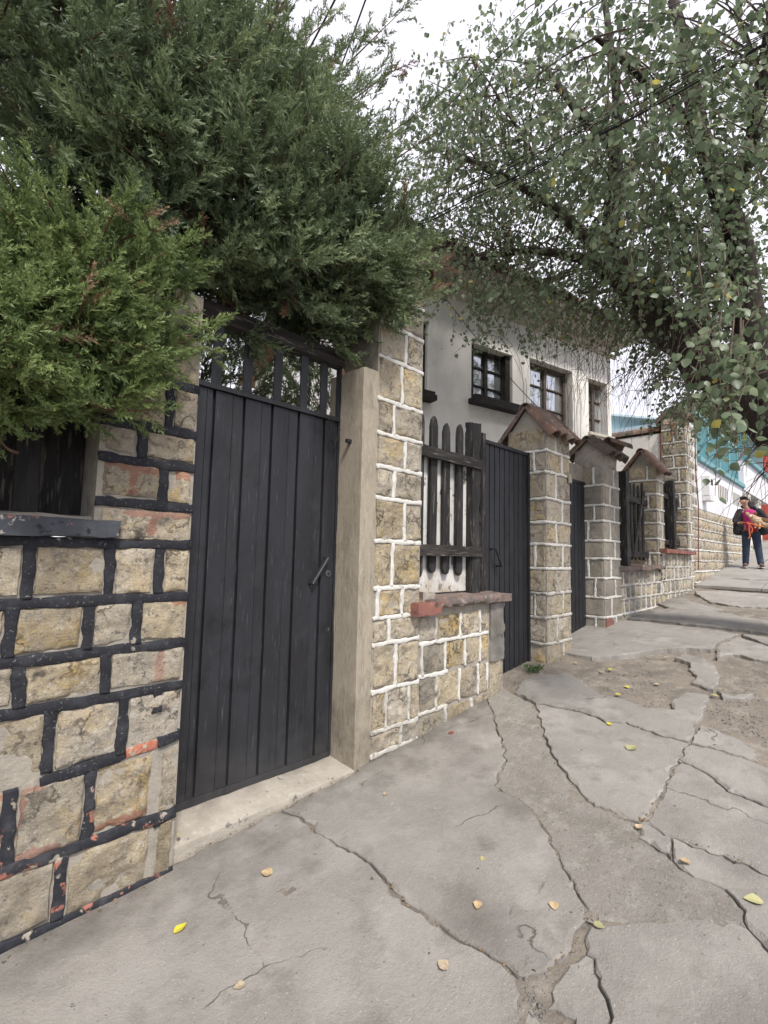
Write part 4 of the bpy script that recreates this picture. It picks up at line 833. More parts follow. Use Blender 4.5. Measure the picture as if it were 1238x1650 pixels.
# ------------------------------------------------------------------ woman with a dog
WB = np.array([13.5, -.52, float(G(13.5))+.058]); wf = CAM[:2]-WB[:2]; wf /= np.linalg.norm(wf); wr = np.array([-wf[1], wf[0]])
def wp(a, b, z): return np.array([WB[0]+a*wr[0]+b*wf[0], WB[1]+a*wr[1]+b*wf[1], WB[2]+z])
def skin(name, joints, edges, mt, parent, root, sub=2):
    names = list(joints); me = bpy.data.meshes.new(name); off = wloc(parent)
    me.from_pydata([tuple(wp(*joints[k][:3])-off) for k in names], [(names.index(a), names.index(b)) for a, b in edges], [])
    o = bpy.data.objects.new(name, me); COL.objects.link(o); o.parent = parent
    md = o.modifiers.new('s', 'SKIN'); md.use_smooth_shade = True
    for i, k in enumerate(names):
        rr = joints[k][3]; me.skin_vertices[0].data[i].radius = rr if isinstance(rr, tuple) else (rr, rr)
        me.skin_vertices[0].data[i].use_root = (k == root)
    s = o.modifiers.new('u', 'SUBSURF'); s.levels = sub; s.render_levels = sub
    bpy.context.view_layer.update(); dg = bpy.context.evaluated_depsgraph_get(); m2 = bpy.data.meshes.new_from_object(o.evaluated_get(dg)); o.modifiers.clear(); o.data = m2; bpy.data.meshes.remove(me)
    m2.name = name; m2.materials.clear(); m2.materials.append(MT[mt]); m2.polygons.foreach_set('use_smooth', [True]*len(m2.polygons)); return o
def blob(name, c, rad, mt, parent, rot=0, n=14, fn=None):
    V = []; F = []
    for i in range(n+1):
        for j in range(n):
            th_, ph = math.pi*i/n, 2*math.pi*j/n; q = np.array([math.sin(th_)*math.cos(ph), math.sin(th_)*math.sin(ph), math.cos(th_)])
            if fn is not None: q = fn(q)
            a, b, z = q*np.array(rad); a, z = a*math.cos(rot)-z*math.sin(rot), a*math.sin(rot)+z*math.cos(rot); V.append(wp(c[0]+a, c[1]+b, c[2]+z))
    for i in range(n):
        for j in range(n): F.append((i*n+j, i*n+(j+1) % n, (i+1)*n+(j+1) % n, (i+1)*n+j))
    return mk(name, V, F, mt, parent, smooth=True)
pe = thing('person', WB, 'woman in black jacket, magenta top and jeans walking with a dog in her arms', 'person')
J = dict(pel=(0, 0, .86, (.125, .09)), wai=(0, 0, 1.02, (.12, .08)), che=(-.02, -.01, 1.20, (.115, .07)), nek=(-.06, .0, 1.36, .055), nk2=(-.09, .02, 1.40, .048), hd1=(-.10, .05, 1.475, (.066, .082)), hd2=(-.10, .045, 1.545, (.064, .078)),
         hL=(-.09, 0, .80, .09), kL=(-.10, .05, .45, .062), aL=(-.12, -.02, .09, .042), fL=(-.13, .10, .04, .036), hR=(.09, 0, .80, .09), kR=(.115, .03, .44, .062), aR=(.15, .05, .09, .042), fR=(.17, .16, .04, .036),
         sL=(-.18, -.01, 1.29, .045), eL=(-.31, .02, 1.04, .03), wL=(-.22, .19, 1.0, .024), pL=(-.17, .23, .995, .034), sR=(.15, -.01, 1.29, .045), eR=(.32, .02, 1.04, .03), wR=(.20, .25, .97, .024), pR=(.12, .29, .97, .034))
body = skin('body', J, [('pel', 'wai'), ('wai', 'che'), ('che', 'nek'), ('nek', 'nk2'), ('nk2', 'hd1'), ('hd1', 'hd2'), ('pel', 'hL'), ('hL', 'kL'), ('kL', 'aL'), ('aL', 'fL'), ('pel', 'hR'), ('hR', 'kR'), ('kR', 'aR'), ('aR', 'fR'), ('che', 'sL'), ('sL', 'eL'), ('eL', 'wL'), ('wL', 'pL'), ('che', 'sR'), ('sR', 'eR'), ('eR', 'wR'), ('wR', 'pR')], 'skin', pe, 'pel')
tr = dict(pel=(0, 0, .88, (.165, .125)), hL=(-.085, 0, .78, (.098, .10)), kL=(-.10, .05, .45, .078), aL=(-.12, -.015, .10, .066), aL2=(-.121, -.013, .06, .066), hR=(.085, 0, .78, (.098, .10)), kR=(.115, .03, .44, .078), aR=(.15, .055, .10, .066), aR2=(.151, .058, .06, .066))
skin('trousers', tr, [('pel', 'hL'), ('hL', 'kL'), ('kL', 'aL'), ('aL', 'aL2'), ('pel', 'hR'), ('hR', 'kR'), ('kR', 'aR'), ('aR', 'aR2')], 'jeans', pe, 'pel')
skin('sweater', dict(a=(0, .01, .80, (.185, .14)), b=(-.005, .015, 1.0, (.165, .125)), c=(-.02, .02, 1.2, (.175, .13)), d=(-.05, .01, 1.33, (.13, .10))), [('a', 'b'), ('b', 'c'), ('c', 'd')], 'magenta', pe, 'a')
skin('sweater_hem', dict(a=(0, .014, .76, (.20, .155)), b=(0, .014, .90, (.192, .150))), [('a', 'b')], 'maroon', pe, 'a')
for nm, s in (('L', -1), ('R', 1)):       # open jacket: two fronts with sleeves, a back
    ja = {'s': (J['s'+nm][0], 0, 1.315, .072), 'e': (J['e'+nm][0]*.95, .02, 1.04, .060), 'w': (J['w'+nm][0]*.9, J['w'+nm][1]+.012, J['w'+nm][2]+.003, .046)}
    skin('jacket_sleeve', ja, [('s', 'e'), ('e', 'w')], 'jacket', pe, 's')
    jf = {'t': (s*.14-.02, .01, 1.35, (.05, .08)), 'm': (s*.195-.01, .02, 1.08, (.045, .12)), 'b': (s*.215, .02, .72, (.05, .13))}
    skin('jacket_front', jf, [('t', 'm'), ('m', 'b')], 'jacket', pe, 'm')
skin('jacket_back', dict(t=(-.02, -.07, 1.36, (.17, .06)), m=(0, -.09, 1.06, (.22, .06)), b=(0, -.09, .70, (.24, .06))), [('t', 'm'), ('m', 'b')], 'jacket', pe, 'm')
skin('collar', dict(a=(-.15, .03, 1.37, .05), b=(-.06, -.07, 1.41, .055), c=(.04, .02, 1.37, .055), d=(.12, .03, 1.33, .05)), [('a', 'b'), ('b', 'c'), ('c', 'd')], 'jacket', pe, 'b')
blob('hair', (-.10, -.004, 1.555), (.080, .088, .074), 'hair', pe, fn=lambda q: q if not (q[1] > .1 and q[2] < .62) else q*np.array([.92, .30, .92]))
blob('hair_tail', (-.04, -.06, 1.45), (.07, .06, .13), 'hair', pe)
blob('nose', (-.10, .135, 1.49), (.011, .016, .018), 'skin', pe, n=8)
for s in (-1, 1): blob('eye', (-.10+s*.028, .127, 1.515), (.009, .005, .004), 'hair', pe, n=8); blob('ear', (-.10+s*.072, .045, 1.50), (.010, .02, .028), 'skin', pe, n=8)
blob('mouth', (-.10, .128, 1.455), (.024, .006, .007), 'maroon', pe, n=8)
for nm, s in (('L', -1), ('R', 1)):
    f_ = J['f'+nm]; sh = blob('shoe', (f_[0], f_[1]-.03, .045), (.05, .125, .05), 'shoe', pe, fn=lambda q: q*np.array([1, 1, .9 if q[2] > 0 else .6])); blob('sole', (f_[0], f_[1]-.03, .015), (.052, .128, .018), 'shoe_sole', sh)
    p_ = np.array(J['p'+nm][:3]); w_ = np.array(J['w'+nm][:3]); d_ = p_-w_; d_ /= np.linalg.norm(d_)
    for k in range(5):     # fingers closing on the dog and the strap
        up = np.array([0, 0, 1.]); side = np.cross(d_, up); o = p_+d_*.015+up*(.028-.015*k)*(1 if k < 4 else 0)+(side*-s*.0 if k < 4 else -d_*.03+up*.03)
        L = (.058, .065, .06, .048, .045)[k]; q = [o, o+d_*L*.5+side*s*.006, o+d_*L*.75-side*s*L*.35*-1]
        mbf = MB(); mbf.tube([wp(*v) for v in q], [.010, .009, .007], 7); mbf.build('finger', 'skin', body, smooth=True)
dg = thing('dog', wp(.15, .30, 1.0), 'small tan dog with an orange harness carried in the arms of the walking woman', 'dog')
skin('body', dict(r=(.36, .20, .94, .075), m=(.24, .26, .98, .095), c=(.12, .30, 1.03, .09), n=(.05, .32, 1.10, .06), h=(.02, .34, 1.15, .062), mz=(-.005, .40, 1.125, .030), mt=(-.012, .435, 1.118, .020), l1=(.10, .36, .93, .026), l1b=(.07, .40, .87, .02), l2=(.16, .35, .92, .026), l2b=(.14, .39, .85, .02), k1=(.36, .24, .85, .035), k1b=(.32, .30, .80, .02), t1=(.43, .15, .95, .022), t2=(.47, .16, 1.02, .012)),
     [('r', 'm'), ('m', 'c'), ('c', 'n'), ('n', 'h'), ('h', 'mz'), ('mz', 'mt'), ('c', 'l1'), ('l1', 'l1b'), ('c', 'l2'), ('l2', 'l2b'), ('r', 'k1'), ('k1', 'k1b'), ('r', 't1'), ('t1', 't2')], 'dog_fur', dg, 'm')
blob('ear', (-.045, .33, 1.19), (.035, .012, .05), 'dog_fur', dg, .6, 8); blob('ear', (.085, .33, 1.19), (.035, .012, .05), 'dog_dark', dg, -.6, 8)
blob('nose', (-.014, .455, 1.122), (.010, .008, .008), 'hair', dg, 0, 8)
for s in (-1, 1): blob('eye', (.015+s*.028, .392, 1.162), (.008, .006, .008), 'hair', dg, 0, 8)
blob('coat', (.22, .26, 1.035), (.15, .10, .075), 'dog_dark', dg, -.25, 12)
MB().tube([wp(-.16, .27, 1.0), wp(-.05, .37, 1.0), wp(.03, .40, .96), wp(.12, .40, .92), wp(.22, .36, .90)], .013, 6).build('harness', 'orange_strap', dg); MB().tube([wp(-.02, .40, .99), wp(-.03, .41, .82), wp(-.02, .41, .70), wp(-.05, .41, .64)], .013, 6).build('leash', 'orange_strap', dg); MB().tube([wp(-.06, .39, 1.0), wp(-.02, .41, .94), wp(.03, .40, .86), wp(.01, .41, .76)], .011, 6).build('leash', 'orange_strap', dg)
# ------------------------------------------------------------------ vegetation
def setattr_tint(o, t):
    a = o.data.attributes.new('tint', 'FLOAT', 'POINT'); a.data.foreach_set('value', np.clip(t, 0, 1).astype(np.float32))
def frame_from(d, rng, roll=None):
    d = d/(np.linalg.norm(d, axis=1)[:, None]+1e-9); n = len(d); a = rng.normal(size=(n, 3)) if roll is None else np.broadcast_to(roll, (n, 3))+.25*rng.normal(size=(n, 3)); x = a-d*np.sum(a*d, 1)[:, None]; x /= np.linalg.norm(x, axis=1)[:, None]+1e-9
    return np.stack([x, np.cross(d, x), d], -1)             # columns: side, normal, along
def spray_template(rng, nside=13, dens=26, wd=.045):
    """one plume of conifer foliage of unit length along +Z: short side shoots all round, covered in scale twigs"""
    V = []; T = []
    def tw(p, d, n, L, w_, t0):
        s = np.cross(d, n); s /= np.linalg.norm(s)+1e-9; V.extend([p-s*w_*.5, p+s*w_*.5, p+d*L]); T.extend([t0, t0, t0+.3])
    ax = np.array([0, 0, 1.])
    tw(np.zeros(3), ax, np.array([0, 1., 0]), 1.0, .03, .1)
    for i in range(nside):
        s = .06+.90*i/(nside-1); az = i*2.4+rng.uniform(-.4, .4); an = rng.uniform(.45, .8); L = (.13+.27*(1-s)**.9)*rng.uniform(.75, 1.25)
        rad = np.array([math.cos(az), .62*math.sin(az), 0]); d = rad*math.sin(an)+ax*math.cos(an); d /= np.linalg.norm(d); p = ax*s; n = np.cross(d, ax); n /= np.linalg.norm(n)+1e-9; n2 = np.cross(d, n)
        tw(p, d, n2, L, .03, .25); m = max(4, int(L*dens))
        for k in range(m):
            q = p+d*L*(.10+.85*k/m); a2 = rng.uniform(.45, .8); sd = 1 if k % 2 else -1; dd = d*math.cos(a2)+n*sd*math.sin(a2)+n2*rng.uniform(-.35, .35); dd /= np.linalg.norm(dd)
            tw(q, dd, n2+.5*rng.normal(size=3), rng.uniform(.08, .14)*(1.1-.4*k/m), wd*rng.uniform(.8, 1.25), .3+.35*k/m)
    V = np.array(V); F = np.arange(len(V)).reshape(-1, 3); return V, F, np.array(T)
SPR = [spray_template(np.random.default_rng(50+k)) for k in range(5)]
def conifer(name, label, base, trunk, ells, mt, seed, group=None, size=(.13, .24), up=.3, tips=(), inner=0, insize=.34):
    rng = np.random.default_rng(seed); t = thing(name, base, label, 'tree', group)
    mb = MB(); mb.tube(trunk[0], trunk[1], 9)
    pos = []; dr = []; sz = []; tn = []; bmb = MB()
    def bough(o, p, lift, n, s0, rr):
        mid = (o+p)/2+np.array([0, 0, -lift])+rng.normal(size=3)*.06; tt = np.linspace(0, 1, 9)[:, None]; C = (1-tt)**2*o+2*tt*(1-tt)*mid+tt**2*p
        bmb.tube(C[2:], np.linspace(.007, .0015, 7)*rr, 4, cap=False)
        b0 = rng.random()
        for k in range(n):
            s = s0+(1-s0)*((k+rng.random())/n); c = (1-s)**2*o+2*s*(1-s)*mid+s*s*p+rng.normal(size=3)*.035; tg = 2*(1-s)*(mid-o)+2*s*(p-mid); tg /= np.linalg.norm(tg)
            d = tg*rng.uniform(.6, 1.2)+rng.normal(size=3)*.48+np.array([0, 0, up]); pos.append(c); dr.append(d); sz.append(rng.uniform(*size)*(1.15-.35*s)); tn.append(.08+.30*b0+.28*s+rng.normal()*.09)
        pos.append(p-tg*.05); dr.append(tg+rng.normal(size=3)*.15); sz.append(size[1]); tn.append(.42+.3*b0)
        if rng.random() < .035:
            for k in range(-rng.integers(2, 5), 0): tn[k] = 9.
    for (c, r, nb_, ns, keep) in ells:
        c = np.array(c); r = np.array(r); cnt = 0; tries = 0
        while cnt < nb_ and tries < nb_*30:
            tries += 1; d = rng.normal(size=3); d /= np.linalg.norm(d)
            if keep is not None and not keep(d, rng): continue
            lump = 1+.20*float(vn(np.array(d*2.3+seed+c)))+.07*rng.normal(); p = c+r*d*lump
            q = c+r*d*lump*.45; q[2] -= .22*r[2]; bough(q+.08*rng.normal(size=3), p, .05*rng.random(), ns, .25, 1.0); cnt += 1
        ni = int(inner*nb_); d = rng.normal(size=(ni, 3)); d /= np.linalg.norm(d, axis=1)[:, None]; q = c+r*d*(.25+.55*rng.random(ni))[:, None]
        pos += list(q); dr += list(d+rng.normal(size=(ni, 3))*.8); sz += list(insize*rng.uniform(.7, 1.2, ni)); tn += list(.05+.15*rng.random(ni))  # inner sprays get a low tint: the crown's inner shade put into colour
    for (o, p, n) in tips: bough(np.array(o), np.array(p), -.05, int(n*1.5), .1, 1.6)
    pos = np.array(pos); dr = np.array(dr); sz = np.array(sz); tn = np.array(tn); M = frame_from(dr, rng)*sz[:, None, None]
    VV = []; FF = []; TT = []; off = 0; idx = rng.integers(0, len(SPR), len(pos))
    for k, (sv, sf, st) in enumerate(SPR):
        m = idx == k
        if not m.any(): continue
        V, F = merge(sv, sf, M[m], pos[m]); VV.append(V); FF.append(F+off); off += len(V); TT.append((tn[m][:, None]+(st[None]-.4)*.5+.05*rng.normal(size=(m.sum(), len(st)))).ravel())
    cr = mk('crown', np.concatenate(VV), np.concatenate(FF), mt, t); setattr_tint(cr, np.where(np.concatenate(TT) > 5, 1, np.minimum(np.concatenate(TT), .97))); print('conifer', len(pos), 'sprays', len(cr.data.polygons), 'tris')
    mb.build('trunk', 'bark_red', t, smooth=True); tag(bmb.build('boughs', 'bark_red', t, smooth=True), kind='stuff')
    return t
front = lambda d, rng: d[1] < .45 or rng.random() < .12
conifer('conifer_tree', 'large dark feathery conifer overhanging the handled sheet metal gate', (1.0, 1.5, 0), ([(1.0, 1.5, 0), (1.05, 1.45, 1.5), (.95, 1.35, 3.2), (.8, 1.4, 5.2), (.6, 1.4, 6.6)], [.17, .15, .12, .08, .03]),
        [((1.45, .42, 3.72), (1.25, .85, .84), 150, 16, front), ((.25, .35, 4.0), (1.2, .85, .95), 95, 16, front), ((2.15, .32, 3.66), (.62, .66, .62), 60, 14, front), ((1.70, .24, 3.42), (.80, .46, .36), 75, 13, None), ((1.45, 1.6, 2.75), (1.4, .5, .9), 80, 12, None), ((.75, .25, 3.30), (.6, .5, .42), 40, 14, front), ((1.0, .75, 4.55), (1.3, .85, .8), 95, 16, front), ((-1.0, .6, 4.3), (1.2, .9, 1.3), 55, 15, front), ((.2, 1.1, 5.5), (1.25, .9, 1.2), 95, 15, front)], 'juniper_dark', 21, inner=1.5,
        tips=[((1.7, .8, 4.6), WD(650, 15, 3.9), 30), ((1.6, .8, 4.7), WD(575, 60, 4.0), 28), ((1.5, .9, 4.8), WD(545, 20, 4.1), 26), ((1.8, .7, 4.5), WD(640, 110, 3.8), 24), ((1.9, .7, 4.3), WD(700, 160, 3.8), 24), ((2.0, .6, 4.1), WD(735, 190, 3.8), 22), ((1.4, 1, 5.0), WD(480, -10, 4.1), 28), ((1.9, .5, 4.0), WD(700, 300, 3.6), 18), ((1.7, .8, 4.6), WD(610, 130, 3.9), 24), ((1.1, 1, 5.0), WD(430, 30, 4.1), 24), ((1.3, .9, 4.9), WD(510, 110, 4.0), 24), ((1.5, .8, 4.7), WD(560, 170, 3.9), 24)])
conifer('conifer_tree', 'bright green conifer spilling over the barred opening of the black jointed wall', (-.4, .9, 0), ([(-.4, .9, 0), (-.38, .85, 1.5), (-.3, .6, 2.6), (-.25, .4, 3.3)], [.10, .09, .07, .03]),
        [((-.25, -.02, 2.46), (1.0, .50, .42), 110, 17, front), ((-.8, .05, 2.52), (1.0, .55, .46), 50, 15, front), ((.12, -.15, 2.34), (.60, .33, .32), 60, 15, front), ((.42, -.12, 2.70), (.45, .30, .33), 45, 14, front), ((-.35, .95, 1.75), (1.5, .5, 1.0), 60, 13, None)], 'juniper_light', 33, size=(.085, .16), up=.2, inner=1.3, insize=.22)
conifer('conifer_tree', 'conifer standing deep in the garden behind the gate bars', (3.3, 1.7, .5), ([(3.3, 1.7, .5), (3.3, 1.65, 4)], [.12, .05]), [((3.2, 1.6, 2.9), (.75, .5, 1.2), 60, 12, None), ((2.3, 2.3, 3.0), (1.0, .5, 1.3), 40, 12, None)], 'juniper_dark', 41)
# --- broad-leaved tree
LV = np.array([(0, 0, 0), (-.32, -.03, .16), (-.46, -.02, .45), (-.26, .03, .80), (0, .07, 1.05), (.26, .03, .80), (.46, -.02, .45), (.32, -.03, .16), (0, .09, .5)], float)
LF = np.array([(8, i, (i+1) % 8) for i in range(8)])
bt = thing('broadleaf_tree', (7.0, -2.75, .6), 'big ivy-clad broad-leaved tree arching over the pavement from the kerb side', 'tree')
def limb(mb, P, r, n=9): 
    P = np.array(P, float); k = len(P); tt = np.linspace(0, k-1, (k-1)*4+1); Q = np.stack([np.interp(tt, range(k), P[:, i]) for i in range(3)], -1)
    for _ in range(2): Q[1:-1] = .25*Q[:-2]+.5*Q[1:-1]+.25*Q[2:]
    Q[1:-1] += .03*RNG.normal(size=Q[1:-1].shape)*np.interp(tt, range(k), r)[1:-1, None]*3; mb.tube(Q, np.interp(tt, range(k), r), n); return Q
trk = MB(); LIMB = []
LIMB.append(limb(trk, [(7.0, -2.75, .4), (6.95, -2.5, 1.4), (6.75, -2.1, 2.4), (6.5, -1.62, 3.2), (6.25, -1.15, 3.8), (6.0, -.72, 4.35), (5.6, -.35, 5.1)], [.36, .30, .27, .25, .22, .19, .12], 14))
trk.build('trunk', 'bark', bt, smooth=True)
brm = MB()
for P, r in (([(5.6, -.35, 5.1), WD(1000, 235, 5.2), WD(930, 183, 5.3), WD(880, 110, 5.6)], [.12, .07, .05, .03]), ([(6.5, -1.6, 3.25), WD(1195, 386, 4.9), WD(1171, 338, 4.9), WD(1123, 208, 4.9), WD(1116, 126, 5), WD(1084, 0, 5.2)], [.18, .12, .10, .085, .07, .05]),
             ([(5.6, -.35, 5.1), WD(997, 180, 5.1), WD(985, 90, 5.1), WD(970, -30, 5.2)], [.08, .05, .04, .025]), ([WD(1171, 338, 4.9), WD(1215, 220, 4.5), WD(1238, 60, 4.2), WD(1260, -60, 4)], [.09, .07, .05, .04]), 
             ([(6.0, -.72, 4.35), WD(960, 420, 5.4), WD(860, 400, 5.6), WD(760, 420, 5.9)], [.10, .06, .04, .02]), ([(6.0, -.72, 4.35), WD(900, 330, 5.6), WD(800, 280, 5.8), WD(720, 240, 6.0)], [.09, .06, .04, .02]), ([WD(1123, 208, 4.9), WD(1040, 130, 4.4), WD(960, 60, 4.1)], [.05, .035, .02]), ([(6.5, -1.6, 3.25), WD(1215, 600, 4.0), WD(1180, 640, 3.2), WD(1165, 680, 2.9)], [.05, .03, .015, .008]),
             ([WD(860, 250, 5.6), WD(800, 150, 5.7), WD(760, 90, 5.8)], [.02, .012, .003])): LIMB.append(limb(brm, P, r))
LP = np.concatenate(LIMB)
rng = np.random.default_rng(77)
# (centre, radii, twigs, leaf size)
CRW = [((5.7, -.55, 5.9), (2.3, 1.6, 1.5), 812, 0.053), ((4.75, .75, 6.35), (1.2, 1.0, 1.8), 638, 0.051), ((4.3, -1.35, 5.2), (1.5, .8, 1.1), 377, 0.056), ((8.2, -1.05, 4.8), (2.1, 1.0, 1.2), 478, 0.053), ((6.0, -.95, 4.75), (1.3, .7, .6), 290, 0.053), ((6.4, .2, 5.35), (1.7, .6, .5), 116, 0.048), ((4.7, .35, 4.4), (.5, .4, .6), 37, 0.048), ((7.4, -.9, 3.95), (1.1, .45, .4), 87, 0.051)]
clus = []
for c, r, n, ls in CRW:
    for _ in range(n):
        d = rng.normal(size=3); d /= np.linalg.norm(d); rad = rng.random()**.42; p = np.array(c)+np.array(r)*d*rad*(1+.2*float(vn(d*2.1+np.array(c)))); clus.append((p, d, ls))
for (px, py, t, n) in ((1185, 610, 3.0, 6), (1150, 650, 2.9, 4), (1215, 600, 2.9, 6), (1165, 570, 3.1, 6), (1225, 640, 3.3, 3), (1228, 520, 3.1, 8), (1190, 480, 3.3, 8)):
    for _ in range(n): clus.append((WD(px+rng.normal()*14, py+rng.normal()*14-25, t+.1*rng.normal()), np.array([-.2, .2, -.6]), .058))
lp, ld, ls_, lt, lr = [], [], [], [], []
twm = MB(); vk = 0
for i, (p, d, ls) in enumerate(clus):
    L = rng.uniform(.28, .62); dirn = np.array([d[0]*.6, d[1]*.6, d[2]*.3-.35])+rng.normal(size=3)*.35; dirn /= np.linalg.norm(dirn)
    tt = np.linspace(0, 1, 5)[:, None]; C = p+dirn*L*tt+np.array([0, 0, -.22])*L*tt**2
    if i % 4: twm.tube(C, np.linspace(.0045, .0015, 5), 3, cap=False)
    if i % 5 == 0:
        j = rng.choice(np.argsort(np.linalg.norm(LP-p, axis=1))[:14]); q = LP[j]; dq = np.linalg.norm(q-p)
        if dq < 1.7: m = (p+q)/2+rng.normal(size=3)*.12*dq+np.array([0, 0, .1*dq]); t2 = np.linspace(0, 1, 8)[:, None]; twm.tube((1-t2)**2*q+2*t2*(1-t2)*m+t2**2*p, np.linspace(.011, .004, 8), 4, cap=False)
    n = rng.integers(9, 16); ct = rng.random()
    for k in range(n):
        s = (k+.5)/n; c = p+dirn*L*s+np.array([0, 0, -.22])*L*s*s+rng.normal(size=3)*.022
        lp.append(c); v = rng.normal(size=3)*.55+np.array([0, 0, -.55])+dirn*.4; ld.append(v); ls_.append(ls*rng.uniform(.62, 1.2)); lt.append(np.clip(.18+.42*ct+rng.normal()*.17, 0, .93) if rng.random() > .012 else 1.)
lp = np.array(lp); ld = np.array(ld); M = frame_from(ld, rng)*np.array(ls_)[:, None, None]
V, F = merge(LV, LF, M, lp); cr = mk('crown', V, F, 'leaf', bt); setattr_tint(cr, np.repeat(np.array(lt), len(LV))+.03*rng.normal(size=len(V)))
# thin bare tendrils drooping in front of the house
for k in range(240):
    c = np.array([rng.uniform(4.6, 8.4), rng.uniform(-.3, .8), rng.uniform(4.0, 5.0)]); L = rng.uniform(.35, 1.1); a = rng.uniform(0, 6.28); sw_ = rng.uniform(.1, .5); tt = np.linspace(0, 1, 9)
    P = np.stack([c[0]+sw_*np.cos(a)*np.sin(tt*2.2)*tt**.6+.03*np.sin(tt*9+k), c[1]+sw_*np.sin(a)*np.sin(tt*2.2)*tt**.6, c[2]+.12*np.sin(tt*2)-L*tt**1.7], -1); twm.tube(P, np.linspace(.0035, .0015, 9), 3, cap=False)
for k in range(260):      # matted ivy stems and roots round the leaning trunk
    j = rng.integers(8, len(LIMB[0])); c = LIMB[0][j]+rng.normal(size=3)*.22; L = rng.uniform(.3, .9); v = np.array([-.4, .5, rng.uniform(-.9, .5)])+.6*rng.normal(size=3); v /= np.linalg.norm(v); tt = np.linspace(0, 1, 7)[:, None]
    twm.tube(c+v*L*tt+np.array([0, 0, -.35])*tt**2+.03*np.sin(tt*7+k), np.linspace(.006, .002, 7), 3, cap=False)
brm.build('branches', 'bark', bt, smooth=True); tag(twm.build('twigs', 'vine', bt), kind='stuff')
# --- far tree
ft = thing('broadleaf_tree', (17.2, 1.1, 1.75), 'sunlit yellow-green tree rising behind the lintelled porch', 'tree')
MB().tube([(17.2, 1.1, 1.6), (17.1, 1.05, 3.3), (17.2, 1.0, 4.8), (17.1, .95, 5.9)], [.14, .11, .08, .03], 8).build('trunk', 'bark', ft, smooth=True)
n = 5200; d = rng.normal(size=(n, 3)); d /= np.linalg.norm(d, axis=1)[:, None]; pp = np.array([17.1, .95, 5.5])+d*np.array([1.5, 1.0, 1.1])*(rng.random(n)**.5)[:, None]*(1+.3*vn(d*2.5+3))[:, None]
M = frame_from(rng.normal(size=(n, 3))+np.array([0, 0, -.5]), rng)*(.10*rng.uniform(.7, 1.3, n))[:, None, None]; V, F = merge(LV, LF, M, pp); cr = mk('crown', V, F, 'leaf_far', ft); setattr_tint(cr, np.repeat(np.clip(.3+.35*vn(pp*1.7)+.2*rng.normal(size=n), 0, 1), len(LV)))
# --- fallen leaves
def fallen(px, py, mt, label, size=.05, z=None, ang=None):
    p = gnd(px, py) if z is None else WP(px, py, (0, 0, z), np.array([0, 0, 1.])); a = random.uniform(0, 6.28) if ang is None else ang; v = LV.copy(); v[:, 2] -= .5
    P = np.stack([v[:, 0], v[:, 2], .18*v[:, 1]+.45*np.abs(v[:, 0])**1.5+.30*(v[:, 2])**2*random.uniform(-.3, 1)+.05*random.random()*v[:, 0]], -1)*size*.85*np.array([random.uniform(.75, 1.05), 1, 1])
    P = P@np.array([[math.cos(a), math.sin(a), 0], [-math.sin(a), math.cos(a), 0], [0, 0, 1]]); P[:, 2] += .006+.095*P[:, 0]
    P = np.concatenate([P, P-np.array([0, 0, .0012])]); n = len(v)
    o = mk('fallen_leaf', P+p, [tuple(f) for f in LF]+[tuple(f[::-1]+n) for f in LF]+[(i, i+n, (i+1) % 8+n, (i+1) % 8) for i in range(8)], mt, loc=p); return tag(o, label, 'leaf', 'fallen leaves on the pavement')
fallen(290, 1499, 'leaf_yellow', 'bright yellow fallen leaf on the pavement beside the black jointed wall', .062)
fallen(430, 1409, 'leaf_tan', 'curled tan leaf lying alone below the worn doorstep', .066)
fallen(386, 1592, 'leaf_tan', 'small pinkish tan leaf lying further out from the bright yellow leaf', .045)
fallen(621, 1281, 'leaf_tan', 'small tan leaf on the pavement before the plastered jamb', .04)
fallen(288, 1347, 'leaf_olive', 'tiny green leaf lying on the worn doorstep', .032, z=.15)
fallen(778, 1386, 'leaf_olive', 'small olive leaf beside the hollow in the big pavement slab', .036)
fallen(727, 1182, 'leaf_red', 'dark red leaf at the foot of the low stone wall', .05)
fallen(1018, 1207, 'leaf_olive', 'large pale olive leaf flat in the middle of a smooth slab', .10)
for q in ((770, 1461), (893, 1462), (714, 1558)): fallen(*q, 'leaf_tan', 'dry tan leaf on the smooth slab near the long crack', .05)
fallen(965, 1494, 'leaf_olive', 'pale leaf caught where three pavement cracks meet', .045)
for q in ((1105, 1390), (1030, 1334)): fallen(*q, 'leaf_tan', 'dry leaf lodged along the jagged slab joint', .05)
fallen(1215, 1453, 'leaf_olive', 'long narrow pale leaf near the outer slab crack', .075)
for q in ((904, 1100), (928, 1069), (970, 1084), (984, 1080), (1059, 1103), (1050, 1058), (996, 1120), (1074, 1060), (1010, 1108)): fallen(*q, random.choice(['leaf_tan', 'leaf_yellow']), 'small yellowish leaf scattered on the patch of bare earth', .055)
for q in ((911, 1139), (982, 1168)): fallen(*q, 'leaf_yellow', 'yellowish leaf in the wide gap along the raised slab', .055)
for q in ((976, 1042), (1152, 1122), (1218, 1018)): fallen(*q, 'leaf_olive', 'pale leaf on the uneven grey slabs up the street', .07)
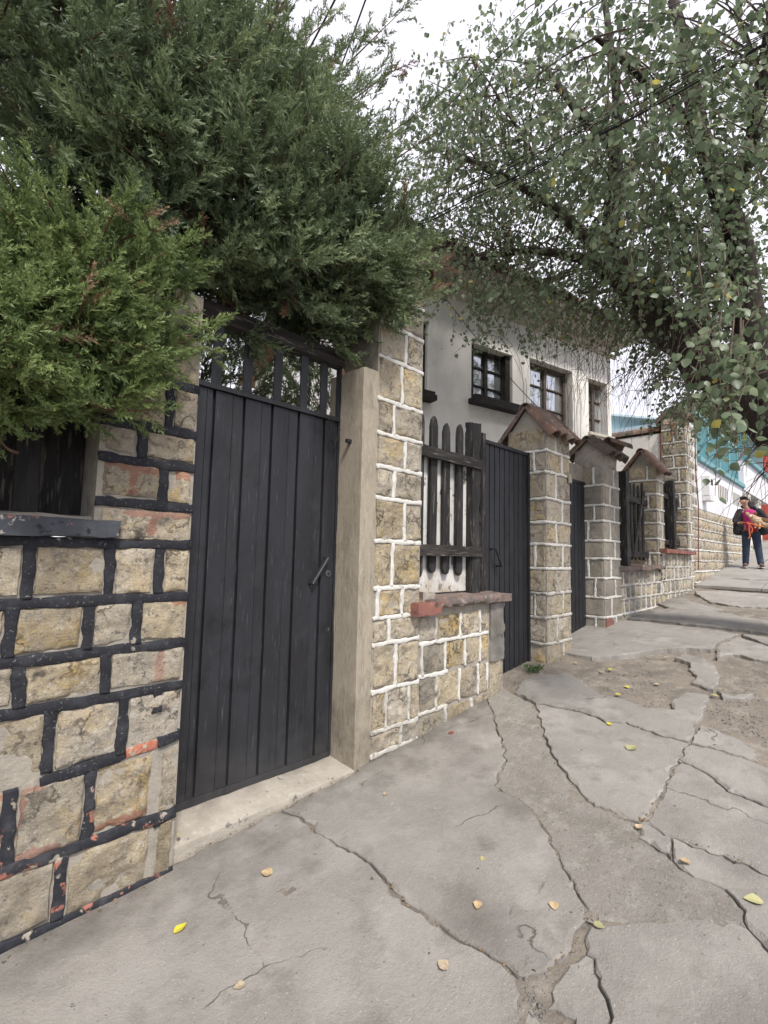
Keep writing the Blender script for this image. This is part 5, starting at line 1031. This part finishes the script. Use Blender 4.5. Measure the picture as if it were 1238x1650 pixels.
for k in range(7): fallen(1100+k*9+random.uniform(-5, 5), 996+random.uniform(-4, 4), 'leaf_tan', 'leaf in the drift of dry leaves on broken paving', .07)
wd = thing('weed', gnd(862, 1082), 'small green weed growing at the foot of the gabled pillar', 'plant'); mbw = MB(); p0 = gnd(862, 1082)
for k in range(60):
    q = p0+np.array([random.gauss(0, .05), random.gauss(0, .03), -.01]); a = random.uniform(0, 6.28); L = random.uniform(.04, .10); s = .0035
    mbw.add([q+[-s, 0, 0], q+[s, 0, 0], q+[.4*L*math.cos(a)+s, .4*L*math.sin(a), L*.7], q+[.7*L*math.cos(a), .7*L*math.sin(a), L*.8]], [(0, 1, 2, 3)])
mbw.build('blades', 'grass', wd)
# dry litter and dust crumbs gathered along wall feet and in the joints
q = []
for a, b, n, sp in ((g(2.3, -.02), g(3.8, -.02), 90, .03), (g(3.95, -.02), g(4.7, .1), 60, .05), (g(.3, -.02), g(.98, -.02), 40, .02), (g(1.0, .045), g(2.1, -.02), 70, .012), (g(4.7, -.03), g(5.3, -.03), 40, .04), (g(6.3, -.05), g(10.4, -.05), 130, .08)):
    for _ in range(n): t_ = random.random(); q.append([a[1]+(b[1]-a[1])*t_, a[2]+(b[2]-a[2])*t_-abs(random.gauss(0, sp))])
for pl in (c1, c2, c3, c4, c7, c8, c10):
    P_l = [P_(x) for x in pl]
    for _ in range(34): k = random.randrange(len(P_l)-1); t_ = random.random(); q.append(list(P_l[k]*(1-t_)+P_l[k+1]*t_+np.array([random.gauss(0, .012), random.gauss(0, .012)])))
q = np.array(q); n = len(q); pp = np.concatenate([q, (G(q[:, 0])+.003)[:, None]], 1); rng = np.random.default_rng(9)
M = frame_from(rng.normal(size=(n, 3))*np.array([1, 1, .25]), rng)*(.004+.014*rng.random(n)**2)[:, None, None]; V, F = merge(LV*np.array([.8, 1, 1]), LF, M, pp); tag(mk('leaf_litter', V, F, 'leaf_litter'), 'dry brown crumbs of leaves gathered along wall feet and cracks', 'litter', kind='stuff')
